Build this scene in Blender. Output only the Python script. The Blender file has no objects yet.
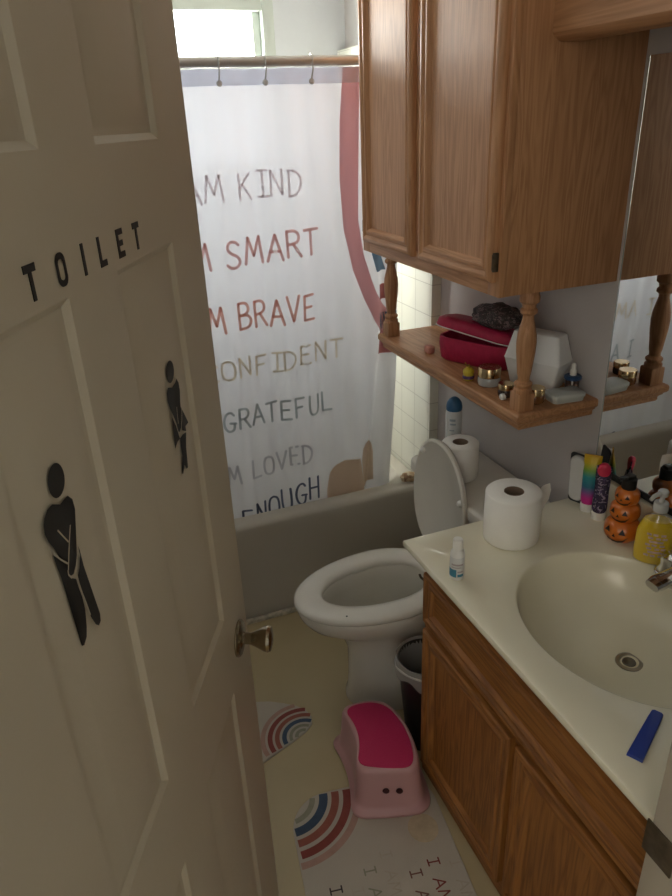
import bpy, bmesh, math, random
from mathutils import Vector, Matrix
import numpy as np
random.seed(7)
S = bpy.context.scene
COL = S.collection
PI = math.pi

# ------------------------------------------------------------------ camera, world, lights, exposure
CAM = Vector((-1.1813, -2.0910, 1.7078))
YAW, PITCH, ROLL, FPX = 0.3562, 0.4425, -0.0442, 691.9
fw = Vector((math.sin(YAW)*math.cos(PITCH), math.cos(YAW)*math.cos(PITCH), -math.sin(PITCH)))
rt = Vector((math.cos(YAW), -math.sin(YAW), 0)); up = rt.cross(fw)
r2 = rt*math.cos(ROLL) + up*math.sin(ROLL); u2 = -rt*math.sin(ROLL) + up*math.cos(ROLL)
cd = bpy.data.cameras.new('camera'); cam = bpy.data.objects.new('camera', cd); COL.objects.link(cam)
M = Matrix((r2, u2, -fw)).transposed().to_4x4(); M.translation = CAM; cam.matrix_world = M
cd.sensor_fit = 'VERTICAL'; cd.sensor_height = 36; cd.lens = FPX/896*36; cd.clip_start = 0.02
S.camera = cam

w = bpy.data.worlds.new('sky'); S.world = w; w.use_nodes = True
bg = w.node_tree.nodes['Background']; bg.inputs[0].default_value = (0.95, 0.98, 1.0, 1); bg.inputs[1].default_value = 6.0

def area(name, loc, size, sizey, energy, color, direction):
    l = bpy.data.lights.new(name, 'AREA'); l.shape = 'RECTANGLE'; l.size = size; l.size_y = sizey; l.energy = energy; l.color = color
    o = bpy.data.objects.new(name, l); COL.objects.link(o); o.location = loc
    o.rotation_euler = Vector(direction).to_track_quat('-Z', 'Y').to_euler(); return o
area('window_daylight', (-0.70, 0.99, 1.84), 0.80, 0.62, 40, (1.0, 0.95, 0.86), (0.05, -1, -0.10))
area('sky_daylight', (-0.70, 1.62, 2.62), 1.8, 0.9, 120, (1.0, 0.96, 0.88), (0.0, -0.68, -0.74))
area('hall_fill', (-2.27, -2.75, 1.75), 1.2, 1.3, 12, (1.0, 0.90, 0.74), (1.0, 0.85, -0.22))  # added fill light in the unseen hall, brightens the counter side; no known source

S.view_settings.view_transform = 'Standard'; S.view_settings.look = 'None'; S.view_settings.gamma = 1
S.view_settings.use_curve_mapping = False; S.view_settings.exposure = 0.40
S.cycles.max_bounces = 10; S.cycles.diffuse_bounces = 6; S.cycles.transparent_max_bounces = 12
S.cycles.caustics_reflective = False; S.cycles.caustics_refractive = False
S.cycles.use_denoising = True

# ------------------------------------------------------------------ materials
def new_mat(name):
    m = bpy.data.materials.new(name); m.use_nodes = True
    return m, m.node_tree, m.node_tree.nodes['Principled BSDF']
def rgb(c): return (c[0], c[1], c[2], 1)
def mat(name, col, rough=0.5, metal=0.0, var=0.06, scale=9.0, bump=0.0, bscale=200.0, trans=0.0, ior=1.45, coat=0.0, spec=0.5, sub=0.0):
    """plain surface with a little procedural colour variation and optional fine bump"""
    m, t, b = new_mat(name); N = t.nodes; L = t.links
    b.inputs['Roughness'].default_value = rough; b.inputs['Metallic'].default_value = metal
    b.inputs['Transmission Weight'].default_value = trans; b.inputs['IOR'].default_value = ior
    b.inputs['Coat Weight'].default_value = coat; b.inputs['Specular IOR Level'].default_value = spec
    tc = N.new('ShaderNodeTexCoord'); n = N.new('ShaderNodeTexNoise'); n.inputs['Scale'].default_value = scale; n.inputs['Detail'].default_value = 4
    L.new(tc.outputs['Object'], n.inputs['Vector'])
    cr = N.new('ShaderNodeValToRGB')
    cr.color_ramp.elements[0].position = 0.3; cr.color_ramp.elements[1].position = 0.7
    cr.color_ramp.elements[0].color = rgb([max(0, x*(1-var)) for x in col]); cr.color_ramp.elements[1].color = rgb([min(1, x*(1+var)) for x in col])
    L.new(n.outputs['Fac'], cr.inputs['Fac']); L.new(cr.outputs['Color'], b.inputs['Base Color'])
    if bump:
        n2 = N.new('ShaderNodeTexNoise'); n2.inputs['Scale'].default_value = bscale; n2.inputs['Detail'].default_value = 3
        L.new(tc.outputs['Object'], n2.inputs['Vector'])
        bp = N.new('ShaderNodeBump'); bp.inputs['Strength'].default_value = bump; bp.inputs['Distance'].default_value = 0.004
        L.new(n2.outputs['Fac'], bp.inputs['Height']); L.new(bp.outputs['Normal'], b.inputs['Normal'])
    return m
def oak(name, axis, light, dark, rough=0.55):
    m, t, b = new_mat(name); N = t.nodes; L = t.links
    tc = N.new('ShaderNodeTexCoord'); mp = N.new('ShaderNodeMapping')
    sc = [17.0, 17.0, 17.0]; sc['xyz'.index(axis)] = 1.5; mp.inputs['Scale'].default_value = sc
    L.new(tc.outputs['Object'], mp.inputs['Vector'])
    n1 = N.new('ShaderNodeTexNoise'); n1.inputs['Scale'].default_value = 1.3; n1.inputs['Detail'].default_value = 3; n1.inputs['Distortion'].default_value = 0.4
    L.new(mp.outputs['Vector'], n1.inputs['Vector'])
    mul = N.new('ShaderNodeMath'); mul.operation = 'MULTIPLY'; mul.inputs[1].default_value = 17.0; L.new(n1.outputs['Fac'], mul.inputs[0])
    fr = N.new('ShaderNodeMath'); fr.operation = 'PINGPONG'; fr.inputs[1].default_value = 1.0; L.new(mul.outputs[0], fr.inputs[0])
    mp2 = N.new('ShaderNodeMapping'); sc2 = [260.0]*3; sc2['xyz'.index(axis)] = 9.0; mp2.inputs['Scale'].default_value = sc2
    L.new(tc.outputs['Object'], mp2.inputs['Vector'])
    n2 = N.new('ShaderNodeTexNoise'); n2.inputs['Scale'].default_value = 1.0; n2.inputs['Detail'].default_value = 4; L.new(mp2.outputs['Vector'], n2.inputs['Vector'])
    mx = N.new('ShaderNodeMix'); mx.data_type = 'FLOAT'; mx.inputs[0].default_value = 0.55
    L.new(fr.outputs[0], mx.inputs[2]); L.new(n2.outputs['Fac'], mx.inputs[3])
    cr = N.new('ShaderNodeValToRGB'); cr.color_ramp.elements[0].position = 0.18; cr.color_ramp.elements[1].position = 0.72
    cr.color_ramp.elements[0].color = rgb(dark); cr.color_ramp.elements[1].color = rgb(light)
    L.new(mx.outputs[0], cr.inputs['Fac']); L.new(cr.outputs['Color'], b.inputs['Base Color'])
    b.inputs['Roughness'].default_value = rough; b.inputs['Coat Weight'].default_value = 0.06; b.inputs['Coat Roughness'].default_value = 0.42
    bp = N.new('ShaderNodeBump'); bp.inputs['Strength'].default_value = 0.15; bp.inputs['Distance'].default_value = 0.002
    L.new(n2.outputs['Fac'], bp.inputs['Height']); L.new(bp.outputs['Normal'], b.inputs['Normal'])
    return m
OL, OD = (0.49, 0.255, 0.122), (0.34, 0.158, 0.066)
oak_z = oak('oak_upright_grain', 'z', OL, OD); oak_y = oak('oak_lengthwise_grain', 'y', OL, OD)
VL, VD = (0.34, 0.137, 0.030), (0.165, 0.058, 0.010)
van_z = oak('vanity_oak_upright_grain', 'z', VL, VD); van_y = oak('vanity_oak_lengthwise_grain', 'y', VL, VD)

def cloth(name, col, tr=0.4, trcol=None, wrinkle=0.25, fwd=0.0):
    m, t, b = new_mat(name); N = t.nodes; L = t.links; N.remove(b)
    out = [n for n in N if n.type == 'OUTPUT_MATERIAL'][0]
    d = N.new('ShaderNodeBsdfDiffuse'); d.inputs[0].default_value = rgb(col)
    s = N.new('ShaderNodeBsdfTranslucent'); s.inputs[0].default_value = rgb(trcol or col)
    mx = N.new('ShaderNodeMixShader'); mx.inputs[0].default_value = tr
    L.new(d.outputs[0], mx.inputs[1]); L.new(s.outputs[0], mx.inputs[2])
    rf = N.new('ShaderNodeBsdfRefraction'); rf.inputs['IOR'].default_value = 1.02; rf.inputs['Roughness'].default_value = 0.9; rf.inputs[0].default_value = rgb(trcol or col)
    m2 = N.new('ShaderNodeMixShader'); m2.inputs[0].default_value = fwd
    L.new(mx.outputs[0], m2.inputs[1]); L.new(rf.outputs[0], m2.inputs[2]); L.new(m2.outputs[0], out.inputs[0])
    tc = N.new('ShaderNodeTexCoord'); n = N.new('ShaderNodeTexNoise'); n.inputs['Scale'].default_value = 6; n.inputs['Detail'].default_value = 3
    mp = N.new('ShaderNodeMapping'); mp.inputs['Scale'].default_value = (1.6, 1, 0.5); L.new(tc.outputs['Object'], mp.inputs['Vector']); L.new(mp.outputs['Vector'], n.inputs['Vector'])
    bp = N.new('ShaderNodeBump'); bp.inputs['Strength'].default_value = wrinkle; bp.inputs['Distance'].default_value = 0.02
    L.new(n.outputs['Fac'], bp.inputs['Height']); L.new(bp.outputs['Normal'], d.inputs['Normal'])
    return m
def ramp_mat(name, axis, stops, rough=0.35):
    """printed colour bands along one object axis (the design on a tube, a label ...)"""
    m, t, b = new_mat(name); N = t.nodes; L = t.links
    tc = N.new('ShaderNodeTexCoord'); sp = N.new('ShaderNodeSeparateXYZ'); L.new(tc.outputs['Object'], sp.inputs[0])
    cr = N.new('ShaderNodeValToRGB'); el = cr.color_ramp.elements
    lo, hi = stops[0][0], stops[-1][0]
    mr = N.new('ShaderNodeMapRange'); mr.inputs[1].default_value = lo; mr.inputs[2].default_value = hi; L.new(sp.outputs['xyz'.index(axis)], mr.inputs[0])
    el[0].position = 0; el[0].color = rgb(stops[0][1]); el[1].position = 1; el[1].color = rgb(stops[-1][1])
    for z, c in stops[1:-1]:
        e = el.new((z-lo)/(hi-lo)); e.color = rgb(c)
    L.new(mr.outputs[0], cr.inputs['Fac']); L.new(cr.outputs['Color'], b.inputs['Base Color']); b.inputs['Roughness'].default_value = rough
    return m
def camo_mat(name, cols, scale):
    m, t, b = new_mat(name); N = t.nodes; L = t.links
    tc = N.new('ShaderNodeTexCoord'); n = N.new('ShaderNodeTexVoronoi'); n.inputs['Scale'].default_value = scale
    n0 = N.new('ShaderNodeTexNoise'); n0.inputs['Scale'].default_value = scale*0.8; L.new(tc.outputs['Object'], n0.inputs['Vector'])
    L.new(n0.outputs['Color'], n.inputs['Vector'])
    n.inputs['Scale'].default_value = 14
    cr = N.new('ShaderNodeValToRGB'); cr.color_ramp.interpolation = 'CONSTANT'; el = cr.color_ramp.elements
    el[0].position = 0; el[0].color = rgb(cols[0]); el[1].position = 0.45; el[1].color = rgb(cols[1])
    for i, c in enumerate(cols[2:]):
        e = el.new(0.6+0.15*i); e.color = rgb(c)
    sp = N.new('ShaderNodeSeparateColor'); L.new(n.outputs['Color'], sp.inputs[0]); L.new(sp.outputs[0], cr.inputs['Fac'])
    L.new(cr.outputs['Color'], b.inputs['Base Color']); b.inputs['Roughness'].default_value = 0.8
    return m
def tile_mat(name):
    m, t, b = new_mat(name); N = t.nodes; L = t.links
    tc = N.new('ShaderNodeTexCoord'); sp = N.new('ShaderNodeSeparateXYZ'); L.new(tc.outputs['Object'], sp.inputs[0])
    cb = N.new('ShaderNodeCombineXYZ'); L.new(sp.outputs[1], cb.inputs[0]); L.new(sp.outputs[2], cb.inputs[1])
    br = N.new('ShaderNodeTexBrick'); br.offset = 0; br.squash = 1; br.inputs['Scale'].default_value = 1
    br.inputs['Brick Width'].default_value = 0.108; br.inputs['Row Height'].default_value = 0.108; br.inputs['Mortar Size'].default_value = 0.0016
    br.inputs['Mortar Smooth'].default_value = 0.3
    br.inputs['Color1'].default_value = (0.72, 0.71, 0.62, 1); br.inputs['Color2'].default_value = (0.70, 0.69, 0.60, 1); br.inputs['Mortar'].default_value = (0.50, 0.48, 0.42, 1)
    L.new(cb.outputs[0], br.inputs['Vector']); L.new(br.outputs['Color'], b.inputs['Base Color']); b.inputs['Roughness'].default_value = 0.25
    bp = N.new('ShaderNodeBump'); bp.invert = True; bp.inputs['Strength'].default_value = 0.4; bp.inputs['Distance'].default_value = 0.002
    L.new(br.outputs['Fac'], bp.inputs['Height']); L.new(bp.outputs['Normal'], b.inputs['Normal'])
    return m
def thin_glass(name, tint=(1, 1, 1), refl=0.08, rough=0.0):
    m, t, b = new_mat(name); N = t.nodes; L = t.links; N.remove(b)
    out = [n for n in N if n.type == 'OUTPUT_MATERIAL'][0]
    a = N.new('ShaderNodeBsdfTransparent'); a.inputs[0].default_value = rgb(tint)
    g = N.new('ShaderNodeBsdfGlossy'); g.inputs['Roughness'].default_value = rough
    mx = N.new('ShaderNodeMixShader'); mx.inputs[0].default_value = refl
    L.new(a.outputs[0], mx.inputs[1]); L.new(g.outputs[0], mx.inputs[2]); L.new(mx.outputs[0], out.inputs[0])
    return m

wall_paint = mat('lilac_grey_wall_paint', (0.50, 0.47, 0.46), 0.7, var=0.03, bump=0.12, bscale=120)
far_paint = mat('pale_grey_wall_paint', (0.52, 0.54, 0.56), 0.7, var=0.03, bump=0.12, bscale=120)
ceil_paint = mat('ceiling_paint', (0.75, 0.74, 0.70), 0.8, var=0.02, bump=0.2, bscale=90)
floor_m = mat('cream_vinyl_floor', (0.46, 0.375, 0.22), 0.42, var=0.07, scale=3.0, bump=0.05, bscale=60)
door_m = mat('greige_door_paint', (0.52, 0.44, 0.315), 0.45, var=0.03, scale=4, bump=0.05, bscale=150)
trim_m = mat('white_trim_paint', (0.38, 0.33, 0.26), 0.45, var=0.03)
tub_m = mat('greige_tub_enamel', (0.52, 0.48, 0.41), 0.35, var=0.03, scale=4, coat=0.1)
caulk_m = mat('dirty_caulk', (0.55, 0.50, 0.40), 0.7, var=0.4, scale=40)
tile_m = tile_mat('square_wall_tile')
ceramic = mat('white_ceramic', (0.68, 0.65, 0.58), 0.14, var=0.02, coat=0.3)
seat_m = mat('white_plastic_seat', (0.70, 0.67, 0.60), 0.22, var=0.02)
counter_m = mat('cream_cultured_marble', (0.81, 0.765, 0.60), 0.24, var=0.03, scale=5, coat=0.35)
chrome = mat('chrome', (0.75, 0.75, 0.75), 0.08, metal=1, var=0.02)
nickel = mat('worn_satin_brass', (0.34, 0.28, 0.19), 0.22, metal=1, var=0.15, scale=40)
bronze = mat('dark_bronze_plate', (0.10, 0.075, 0.05), 0.5, metal=0.6, var=0.3, scale=60)
rod_m = mat('brushed_rod_metal', (0.56, 0.53, 0.50), 0.4, metal=0.5, var=0.05)
black_m = mat('black_plastic', (0.012, 0.012, 0.012), 0.4, var=0.2)
decal_m = mat('black_vinyl_decal', (0.014, 0.013, 0.012), 0.55, var=0.2)
white_pl = mat('white_plastic', (0.78, 0.77, 0.73), 0.35, var=0.02)
paper_m = mat('white_tissue_paper', (0.90, 0.88, 0.83), 0.9, var=0.02, bump=0.25, bscale=300)
core_m = mat('brown_card_core', (0.24, 0.17, 0.12), 0.9)
mirror_m = mat('mirror_silver', (0.86, 0.87, 0.86), 0.02, metal=1, var=0.0)
mirror_edge = mat('mirror_ground_edge', (0.55, 0.60, 0.57), 0.15, metal=0.5, var=0.05)
pane_m = thin_glass('window_pane_glass', (0.97, 0.99, 1.0), 0.06)
vinyl_white = mat('white_vinyl_frame', (0.46, 0.50, 0.46), 0.4, var=0.02)
curtain_m = cloth('white_polyester_curtain', (0.80, 0.78, 0.74), 0.165, (0.60, 0.62, 0.70), fwd=0.003)

# ------------------------------------------------------------------ geometry helpers
class Thing:
    pass
def make_obj(name, bm, m, parent=None, smooth=32, base=None):
    """link a bmesh as one object; vertices are given in world space unless base is None"""
    if base is not None: bmesh.ops.translate(bm, verts=bm.verts, vec=-Vector(base))
    bm.normal_update()
    me = bpy.data.meshes.new(name)
    for e in bm.edges:
        if len(e.link_faces) == 2: e.smooth = e.calc_face_angle(0) < math.radians(smooth)
    for f in bm.faces: f.smooth = True
    bm.to_mesh(me); bm.free()
    for x in (m if isinstance(m, (list, tuple)) else [m]): me.materials.append(x)
    o = bpy.data.objects.new(name, me); COL.objects.link(o)
    if parent is not None: o.parent = parent
    return o
def tag(o, label=None, cat=None, group=None, kind=None):
    if label: o['label'] = label
    if cat: o['category'] = cat
    if group: o['group'] = group
    if kind: o['kind'] = kind
    return o
def thing(name, loc, label, cat, group=None, rotz=0.0):
    o = bpy.data.objects.new(name, None); o.empty_display_size = 0.05; COL.objects.link(o)
    o.location = loc; o.rotation_euler = (0, 0, rotz); tag(o, label, cat, group); return o
def part(name, bm, m, root, smooth=32, world=True, label=None):
    """a child mesh; world=True means bm is in world space (root unrotated)"""
    b = None
    if world:
        b = Vector(root.location); p = root
        while p.parent is not None: p = p.parent; b = b + Vector(p.location)
    o = make_obj(name, bm, m, root, smooth, b)
    if label: o['label'] = label
    return o
def single(name, bm, m, base, label, cat, group=None, smooth=32):
    o = make_obj(name, bm, m, None, smooth, base); o.location = base; tag(o, label, cat, group); return o
def struct(name, bm, m, label=None, parent=None, smooth=32):
    o = make_obj(name, bm, m, parent, smooth)
    if parent is None: o['kind'] = 'structure'
    if label: o['label'] = label
    return o
def NB(): return bmesh.new()
def add_box(bm, x0, x1, y0, y1, z0, z1, bev=0.0, seg=2, mi=0, mtx=None):
    x0, x1 = min(x0, x1), max(x0, x1); y0, y1 = min(y0, y1), max(y0, y1); z0, z1 = min(z0, z1), max(z0, z1)
    t = bmesh.new()
    v = [t.verts.new((x, y, z)) for z in (z0, z1) for y in (y0, y1) for x in (x0, x1)]
    for f in ((0, 2, 3, 1), (4, 5, 7, 6), (0, 1, 5, 4), (2, 6, 7, 3), (0, 4, 6, 2), (1, 3, 7, 5)): t.faces.new([v[i] for i in f])
    if bev: bmesh.ops.bevel(t, geom=t.edges[:], offset=bev, segments=seg, profile=0.5, affect='EDGES')
    if mtx is not None: bmesh.ops.transform(t, matrix=mtx, verts=t.verts)
    merge(bm, t, mi); return bm
def merge(bm, t, mi=None):
    vm = {v: bm.verts.new(v.co) for v in t.verts}
    for f in t.faces:
        try:
            g = bm.faces.new([vm[v] for v in f.verts]); g.material_index = f.material_index if mi is None else mi
        except ValueError: pass
    t.free()
def box(*a, **k): return add_box(NB(), *a, **k)
def loft(bm, rings, closed=True, cap0=True, cap1=True, mi=0):
    """skin a list of equal-length rings of points"""
    R = [[bm.verts.new(p) for p in r] for r in rings]; n = len(R[0])
    for a, b in zip(R, R[1:]):
        for i in range(n if closed else n-1):
            j = (i+1) % n
            f = bm.faces.new((a[i], a[j], b[j], b[i])); f.material_index = mi
    if cap0: f = bm.faces.new(R[0][::-1]); f.material_index = mi
    if cap1: f = bm.faces.new(R[-1]); f.material_index = mi
    return R
def circle(c, r, n=32, ry=None, z=None, ph=0.0):
    return [(c[0]+r*math.cos(2*PI*i/n+ph), c[1]+(ry or r)*math.sin(2*PI*i/n+ph), c[2] if z is None else z) for i in range(n)]
def add_lathe(bm, c, prof, n=32, cap0=True, cap1=True, mi=0):
    """prof: (r, z) pairs from bottom to top about the vertical through c"""
    loft(bm, [circle((c[0], c[1], c[2]+z), max(r, 1e-4), n) for r, z in prof], cap0=cap0, cap1=cap1, mi=mi); return bm
def lathe(c, prof, n=32, **k): return add_lathe(NB(), c, prof, n, **k)
def lathe_axis(c, axis, prof, n=32):
    bm = lathe((0, 0, 0), prof, n); q = Vector((0, 0, 1)).rotation_difference(Vector(axis))
    bmesh.ops.transform(bm, matrix=Matrix.Translation(c) @ q.to_matrix().to_4x4(), verts=bm.verts); return bm
def add_tube(bm, pts, r, n=10, closed=False, mi=0):
    P = [Vector(p) for p in pts]; rings = []; N = len(P); prev = None
    for i, p in enumerate(P):
        if closed: d = P[(i+1) % N]-P[i-1]
        else: d = P[min(i+1, N-1)]-P[max(i-1, 0)]
        d.normalize()
        a = prev if prev is not None else (Vector((0, 0, 1)) if abs(d.z) < 0.9 else Vector((1, 0, 0)))
        u = (a-d*a.dot(d)).normalized(); v = d.cross(u); prev = u
        rr = r[i] if isinstance(r, (list, tuple)) else r
        rings.append([p+u*rr*math.cos(2*PI*k/n)+v*rr*math.sin(2*PI*k/n) for k in range(n)])
    if closed: rings.append(rings[0]); R = loft(bm, rings, cap0=False, cap1=False, mi=mi); bmesh.ops.remove_doubles(bm, verts=bm.verts, dist=1e-6)
    else: loft(bm, rings, mi=mi)
    return bm
def rrect(x0, x1, y0, y1, r, z, k=6):
    pts = []
    for cx, cy, a0 in ((x1-r, y1-r, 0), (x0+r, y1-r, PI/2), (x0+r, y0+r, PI), (x1-r, y0+r, 1.5*PI)):
        for i in range(k+1):
            a = a0+PI/2*i/k; pts.append((cx+r*math.cos(a), cy+r*math.sin(a), z))
    return pts
def poly_prism(bm, pts, z0, z1, bev=0.0, mi=0):
    """extrude an outline (x, y) between two heights with softened top edge"""
    if bev:
        n = len(pts); P = [Vector((p[0], p[1])) for p in pts]
        A = sum(P[i].x*P[(i+1) % n].y-P[(i+1) % n].x*P[i].y for i in range(n)); s = 1 if A > 0 else -1
        def inset(d):
            out = []
            for i in range(n):
                e = (P[(i+1) % n]-P[i-1]).normalized(); nn = Vector((-e.y, e.x))*s; out.append(P[i]+nn*d)
            return out
        rings = [[(p.x, p.y, z0) for p in P]]
        for a in (0, 30, 60, 90):
            a = math.radians(a); q = inset(bev*(1-math.cos(a))); rings.append([(p.x, p.y, z1-bev+bev*math.sin(a)) for p in q])
        loft(bm, rings, mi=mi)
    else: loft(bm, [[(p[0], p[1], z0) for p in pts], [(p[0], p[1], z1) for p in pts]], mi=mi)
    return bm
def chaikin(p, it=2):
    for _ in range(it):
        q = [p[0]]
        for a, b in zip(p, p[1:]):
            q.append((a[0]*.75+b[0]*.25, a[1]*.75+b[1]*.25)); q.append((a[0]*.25+b[0]*.75, a[1]*.25+b[1]*.75))
        q.append(p[-1]); p = q
    return p
def add_ribbon(bm, pts, wd, surf, mi=0, cap=True):
    """a flat printed line of width wd along 2-D pts, laid on a surface by surf(s, t) -> world point"""
    P = [Vector(p) for p in pts]; n = len(P); Lf, Rt = [], []
    for i in range(n):
        a = (P[i]-P[i-1]).normalized() if i else None; b = (P[i+1]-P[i]).normalized() if i < n-1 else None
        d = ((a or b)+(b or a)).normalized(); nn = Vector((-d.y, d.x))
        k = 1/max(0.5, abs(nn.dot(Vector((-(b or a).y, (b or a).x)))))
        Lf.append(P[i]+nn*wd/2*k); Rt.append(P[i]-nn*wd/2*k)
    if cap:
        d0 = (P[0]-P[1]).normalized()*wd*.42; d1 = (P[-1]-P[-2]).normalized()*wd*.42
        Lf = [Lf[0]*.7+Rt[0]*.3+d0]+Lf+[Lf[-1]*.7+Rt[-1]*.3+d1]; Rt = [Rt[0]*.7+Lf[1]*.3+d0]+Rt+[Rt[-1]*.7+Lf[-2]*.3+d1]
    lv = [bm.verts.new(surf(p.x, p.y)) for p in Lf]; rv = [bm.verts.new(surf(p.x, p.y)) for p in Rt]
    for i in range(len(lv)-1):
        f = bm.faces.new((rv[i], rv[i+1], lv[i+1], lv[i])); f.material_index = mi
GLYPH = {  # hand-drawn capitals: strokes in a 0.62 x 1 box; a leading 'c' means smooth
 'A': [[(0, 0), (.33, 1), (.64, 0)], [(.12, .36), (.54, .36)]],
 'B': [[(.06, 0), (.06, 1)], ['c', (.06, 1), (.42, 1.02), (.56, .8), (.46, .58), (.08, .52)], ['c', (.08, .52), (.5, .54), (.66, .3), (.5, .02), (.06, 0)]],
 'C': [['c', (.6, .86), (.46, 1.0), (.2, .95), (.02, .62), (.04, .25), (.25, -.02), (.5, .02), (.62, .14)]],
 'D': [[(.06, 0), (.06, 1)], ['c', (.02, 1), (.36, .98), (.62, .72), (.6, .35), (.36, .03), (.03, 0)]],
 'E': [[(.56, 1), (.08, .98), (.06, .02), (.58, .02)], [(.07, .52), (.46, .53)]],
 'F': [[(.56, 1), (.08, .98), (.06, 0)], [(.07, .52), (.44, .53)]],
 'G': [['c', (.58, .84), (.44, 1.0), (.18, .94), (.02, .6), (.06, .22), (.28, -.02), (.55, .08), (.6, .42)], [(.36, .44), (.66, .42)]],
 'H': [[(.06, 0), (.06, 1)], [(.58, 0), (.58, 1)], [(.06, .5), (.58, .52)]],
 'I': [[(.3, 0), (.32, 1)], [(.1, 1), (.52, 1)], [(.1, 0), (.52, 0)]],
 'K': [[(.08, 0), (.08, 1)], [(.56, 1), (.1, .45)], [(.22, .58), (.6, 0)]],
 'L': [[(.08, 1), (.08, .02), (.58, .03)]],
 'M': [[(0, 0), (.12, 1), (.36, .3), (.6, 1), (.74, 0)]],
 'N': [[(.06, 0), (.08, 1), (.56, .04), (.58, 1)]],
 'O': [['c', (.32, 1), (.08, .92), (.0, .5), (.08, .08), (.32, 0), (.56, .08), (.64, .5), (.56, .92), (.3, 1)]],
 'R': [[(.06, 0), (.06, 1)], ['c', (.06, 1), (.42, 1.02), (.58, .8), (.48, .55), (.08, .48)], [(.3, .5), (.62, 0)]],
 'S': [['c', (.56, .86), (.42, 1), (.16, .98), (.06, .76), (.2, .56), (.48, .44), (.6, .22), (.44, .0), (.16, .0), (.02, .14)]],
 'T': [[(0, .98), (.62, 1)], [(.31, .99), (.31, 0)]],
 'U': [['c', (.06, 1), (.04, .4), (.1, .04), (.34, -.04), (.56, .08), (.6, .45), (.58, 1)]],
 'V': [[(.02, 1), (.32, 0), (.62, 1)]],
}
def write(emit, text, surf, x0, z0, adv, h, wd, wide=None, slope=0.0, jitter=0.0, mi=0):
    """lay a hand-drawn word on a surface: x0, z0 baseline start; adv letter spacing; h capital height"""
    wide = wide or adv*0.80/0.64; x = x0
    for ch in text:
        if ch != ' ':
            bm = NB()
            dz = jitter*(random.random()-.5); tilt = 0.05*(random.random()-.5) if jitter else 0
            for st in GLYPH[ch]:
                sm = st[0] == 'c'; p = list(st[1:] if sm else st)
                if sm: p = chaikin(p, 2)
                q = [(x+u*wide+tilt*v*h, z0+slope*(x-x0)+dz+v*h) for u, v in p]
                if sm: add_ribbon(bm, q, wd, surf, mi)
                else:
                    for a, b in zip(q, q[1:]): add_ribbon(bm, [a, b], wd, surf, mi)
            emit(bm)
        x += adv*(1.18 if ch == 'M' else 0.72 if ch == 'I' else 1.0)
def panel_rings(bm, u0, u1, v0, v1, prof, P, mh=0, mv=0, mp=0, cap=True):
    """concentric rectangles (inset, height) -> moulded frame; P(u, v, h) maps to world. Returns innermost loop"""
    R = []
    for d, h in prof:
        R.append([bm.verts.new(P(u, v, h)) for u, v in ((u0+d, v0+d), (u1-d, v0+d), (u1-d, v1-d), (u0+d, v1-d))])
    for a, b in zip(R, R[1:]):
        for i in range(4):
            j = (i+1) % 4; f = bm.faces.new((a[i], a[j], b[j], b[i])); f.material_index = mh if i in (0, 2) else mv
    if cap: f = bm.faces.new(R[-1]); f.material_index = mp
    return R
def fix_normals(bm):
    bmesh.ops.remove_doubles(bm, verts=bm.verts, dist=1e-6); bmesh.ops.recalc_face_normals(bm, faces=bm.faces); return bm
# ------------------------------------------------------------------ the setting
XL, YF, YD, YD2, H = -1.55, 0.78, -1.67, -1.79, 2.44
struct('floor', box(-2.4, 0.12, -3.4, 0.90, -0.05, 0.0), floor_m, 'cream vinyl floor')
struct('ceiling', box(-2.4, 0.12, -3.4, 0.90, H, H+0.05), ceil_paint)
struct('wall_right', box(0.0, 0.12, YD2, 0.90, 0, H), wall_paint, 'lilac grey wall behind the toilet')
struct('wall_left', box(XL-0.12, XL, YD2, 0.90, 0, H), far_paint)
WX0, WX1, WZ0, WZ1 = -1.12, -0.285, 1.52, 2.13
bm = NB()
add_box(bm, XL, WX0, YF, 0.90, 0, H); add_box(bm, WX1, 0.0, YF, 0.90, 0, H)
add_box(bm, WX0, WX1, YF, 0.90, 0, WZ0); add_box(bm, WX0, WX1, YF, 0.90, WZ1, H)
struct('wall_far', bm, far_paint, 'pale grey wall with the bathroom window')
struct('wall_tub_end', box(-0.035, 0.0, -0.012, YF, 0, 1.95), tile_m, 'cream square tile at the end of the tub')
JX, HX = -0.612, -1.335
bm = NB(); add_box(bm, JX+0.02, 0.0, YD2, YD, 0, H); add_box(bm, XL, HX-0.02, YD2, YD, 0, H); add_box(bm, HX-0.02, JX+0.02, YD2, YD, 2.07, H)
struct('wall_near', bm, wall_paint)
bm = NB(); add_box(bm, -2.40, -2.30, -3.4, YD2, 0, H); add_box(bm, 0.02, 0.12, -3.4, YD2, 0, H); add_box(bm, -2.30, 0.02, -3.5, -3.4, 0, H)
struct('wall_hall', bm, far_paint)
j = struct('trim_1', box(JX, JX+0.02, YD2-0.012, YD, 0, 2.05, 0.002), trim_m, 'white door jamb on the latch side')
struct('strike_plate', box(JX-0.0025, JX+0.0005, YD-0.042, YD+0.006, 0.818, 0.874, 0.001), bronze, 'dark bronze strike plate', parent=j)
bm = NB(); add_box(bm, JX-0.005, JX+0.05, YD2-0.018, YD2-0.002, 0, 2.11, 0.004); struct('trim_2', bm, trim_m)
struct('trim_3', box(HX-0.02, HX, YD2-0.012, YD, 0, 2.05, 0.002), trim_m)
struct('trim_4', box(HX, JX, YD2-0.012, YD, 2.05, 2.07, 0.002), trim_m)
bm = NB(); poly_prism(bm, [(-1.5, -0.016), (-0.06, -0.016), (-0.06, 0.002), (-1.5, 0.002)], 0.0, 0.016, 0.006)
struct('baseboard_tub', bm, caulk_m, 'stained white strip along the foot of the tub')

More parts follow.
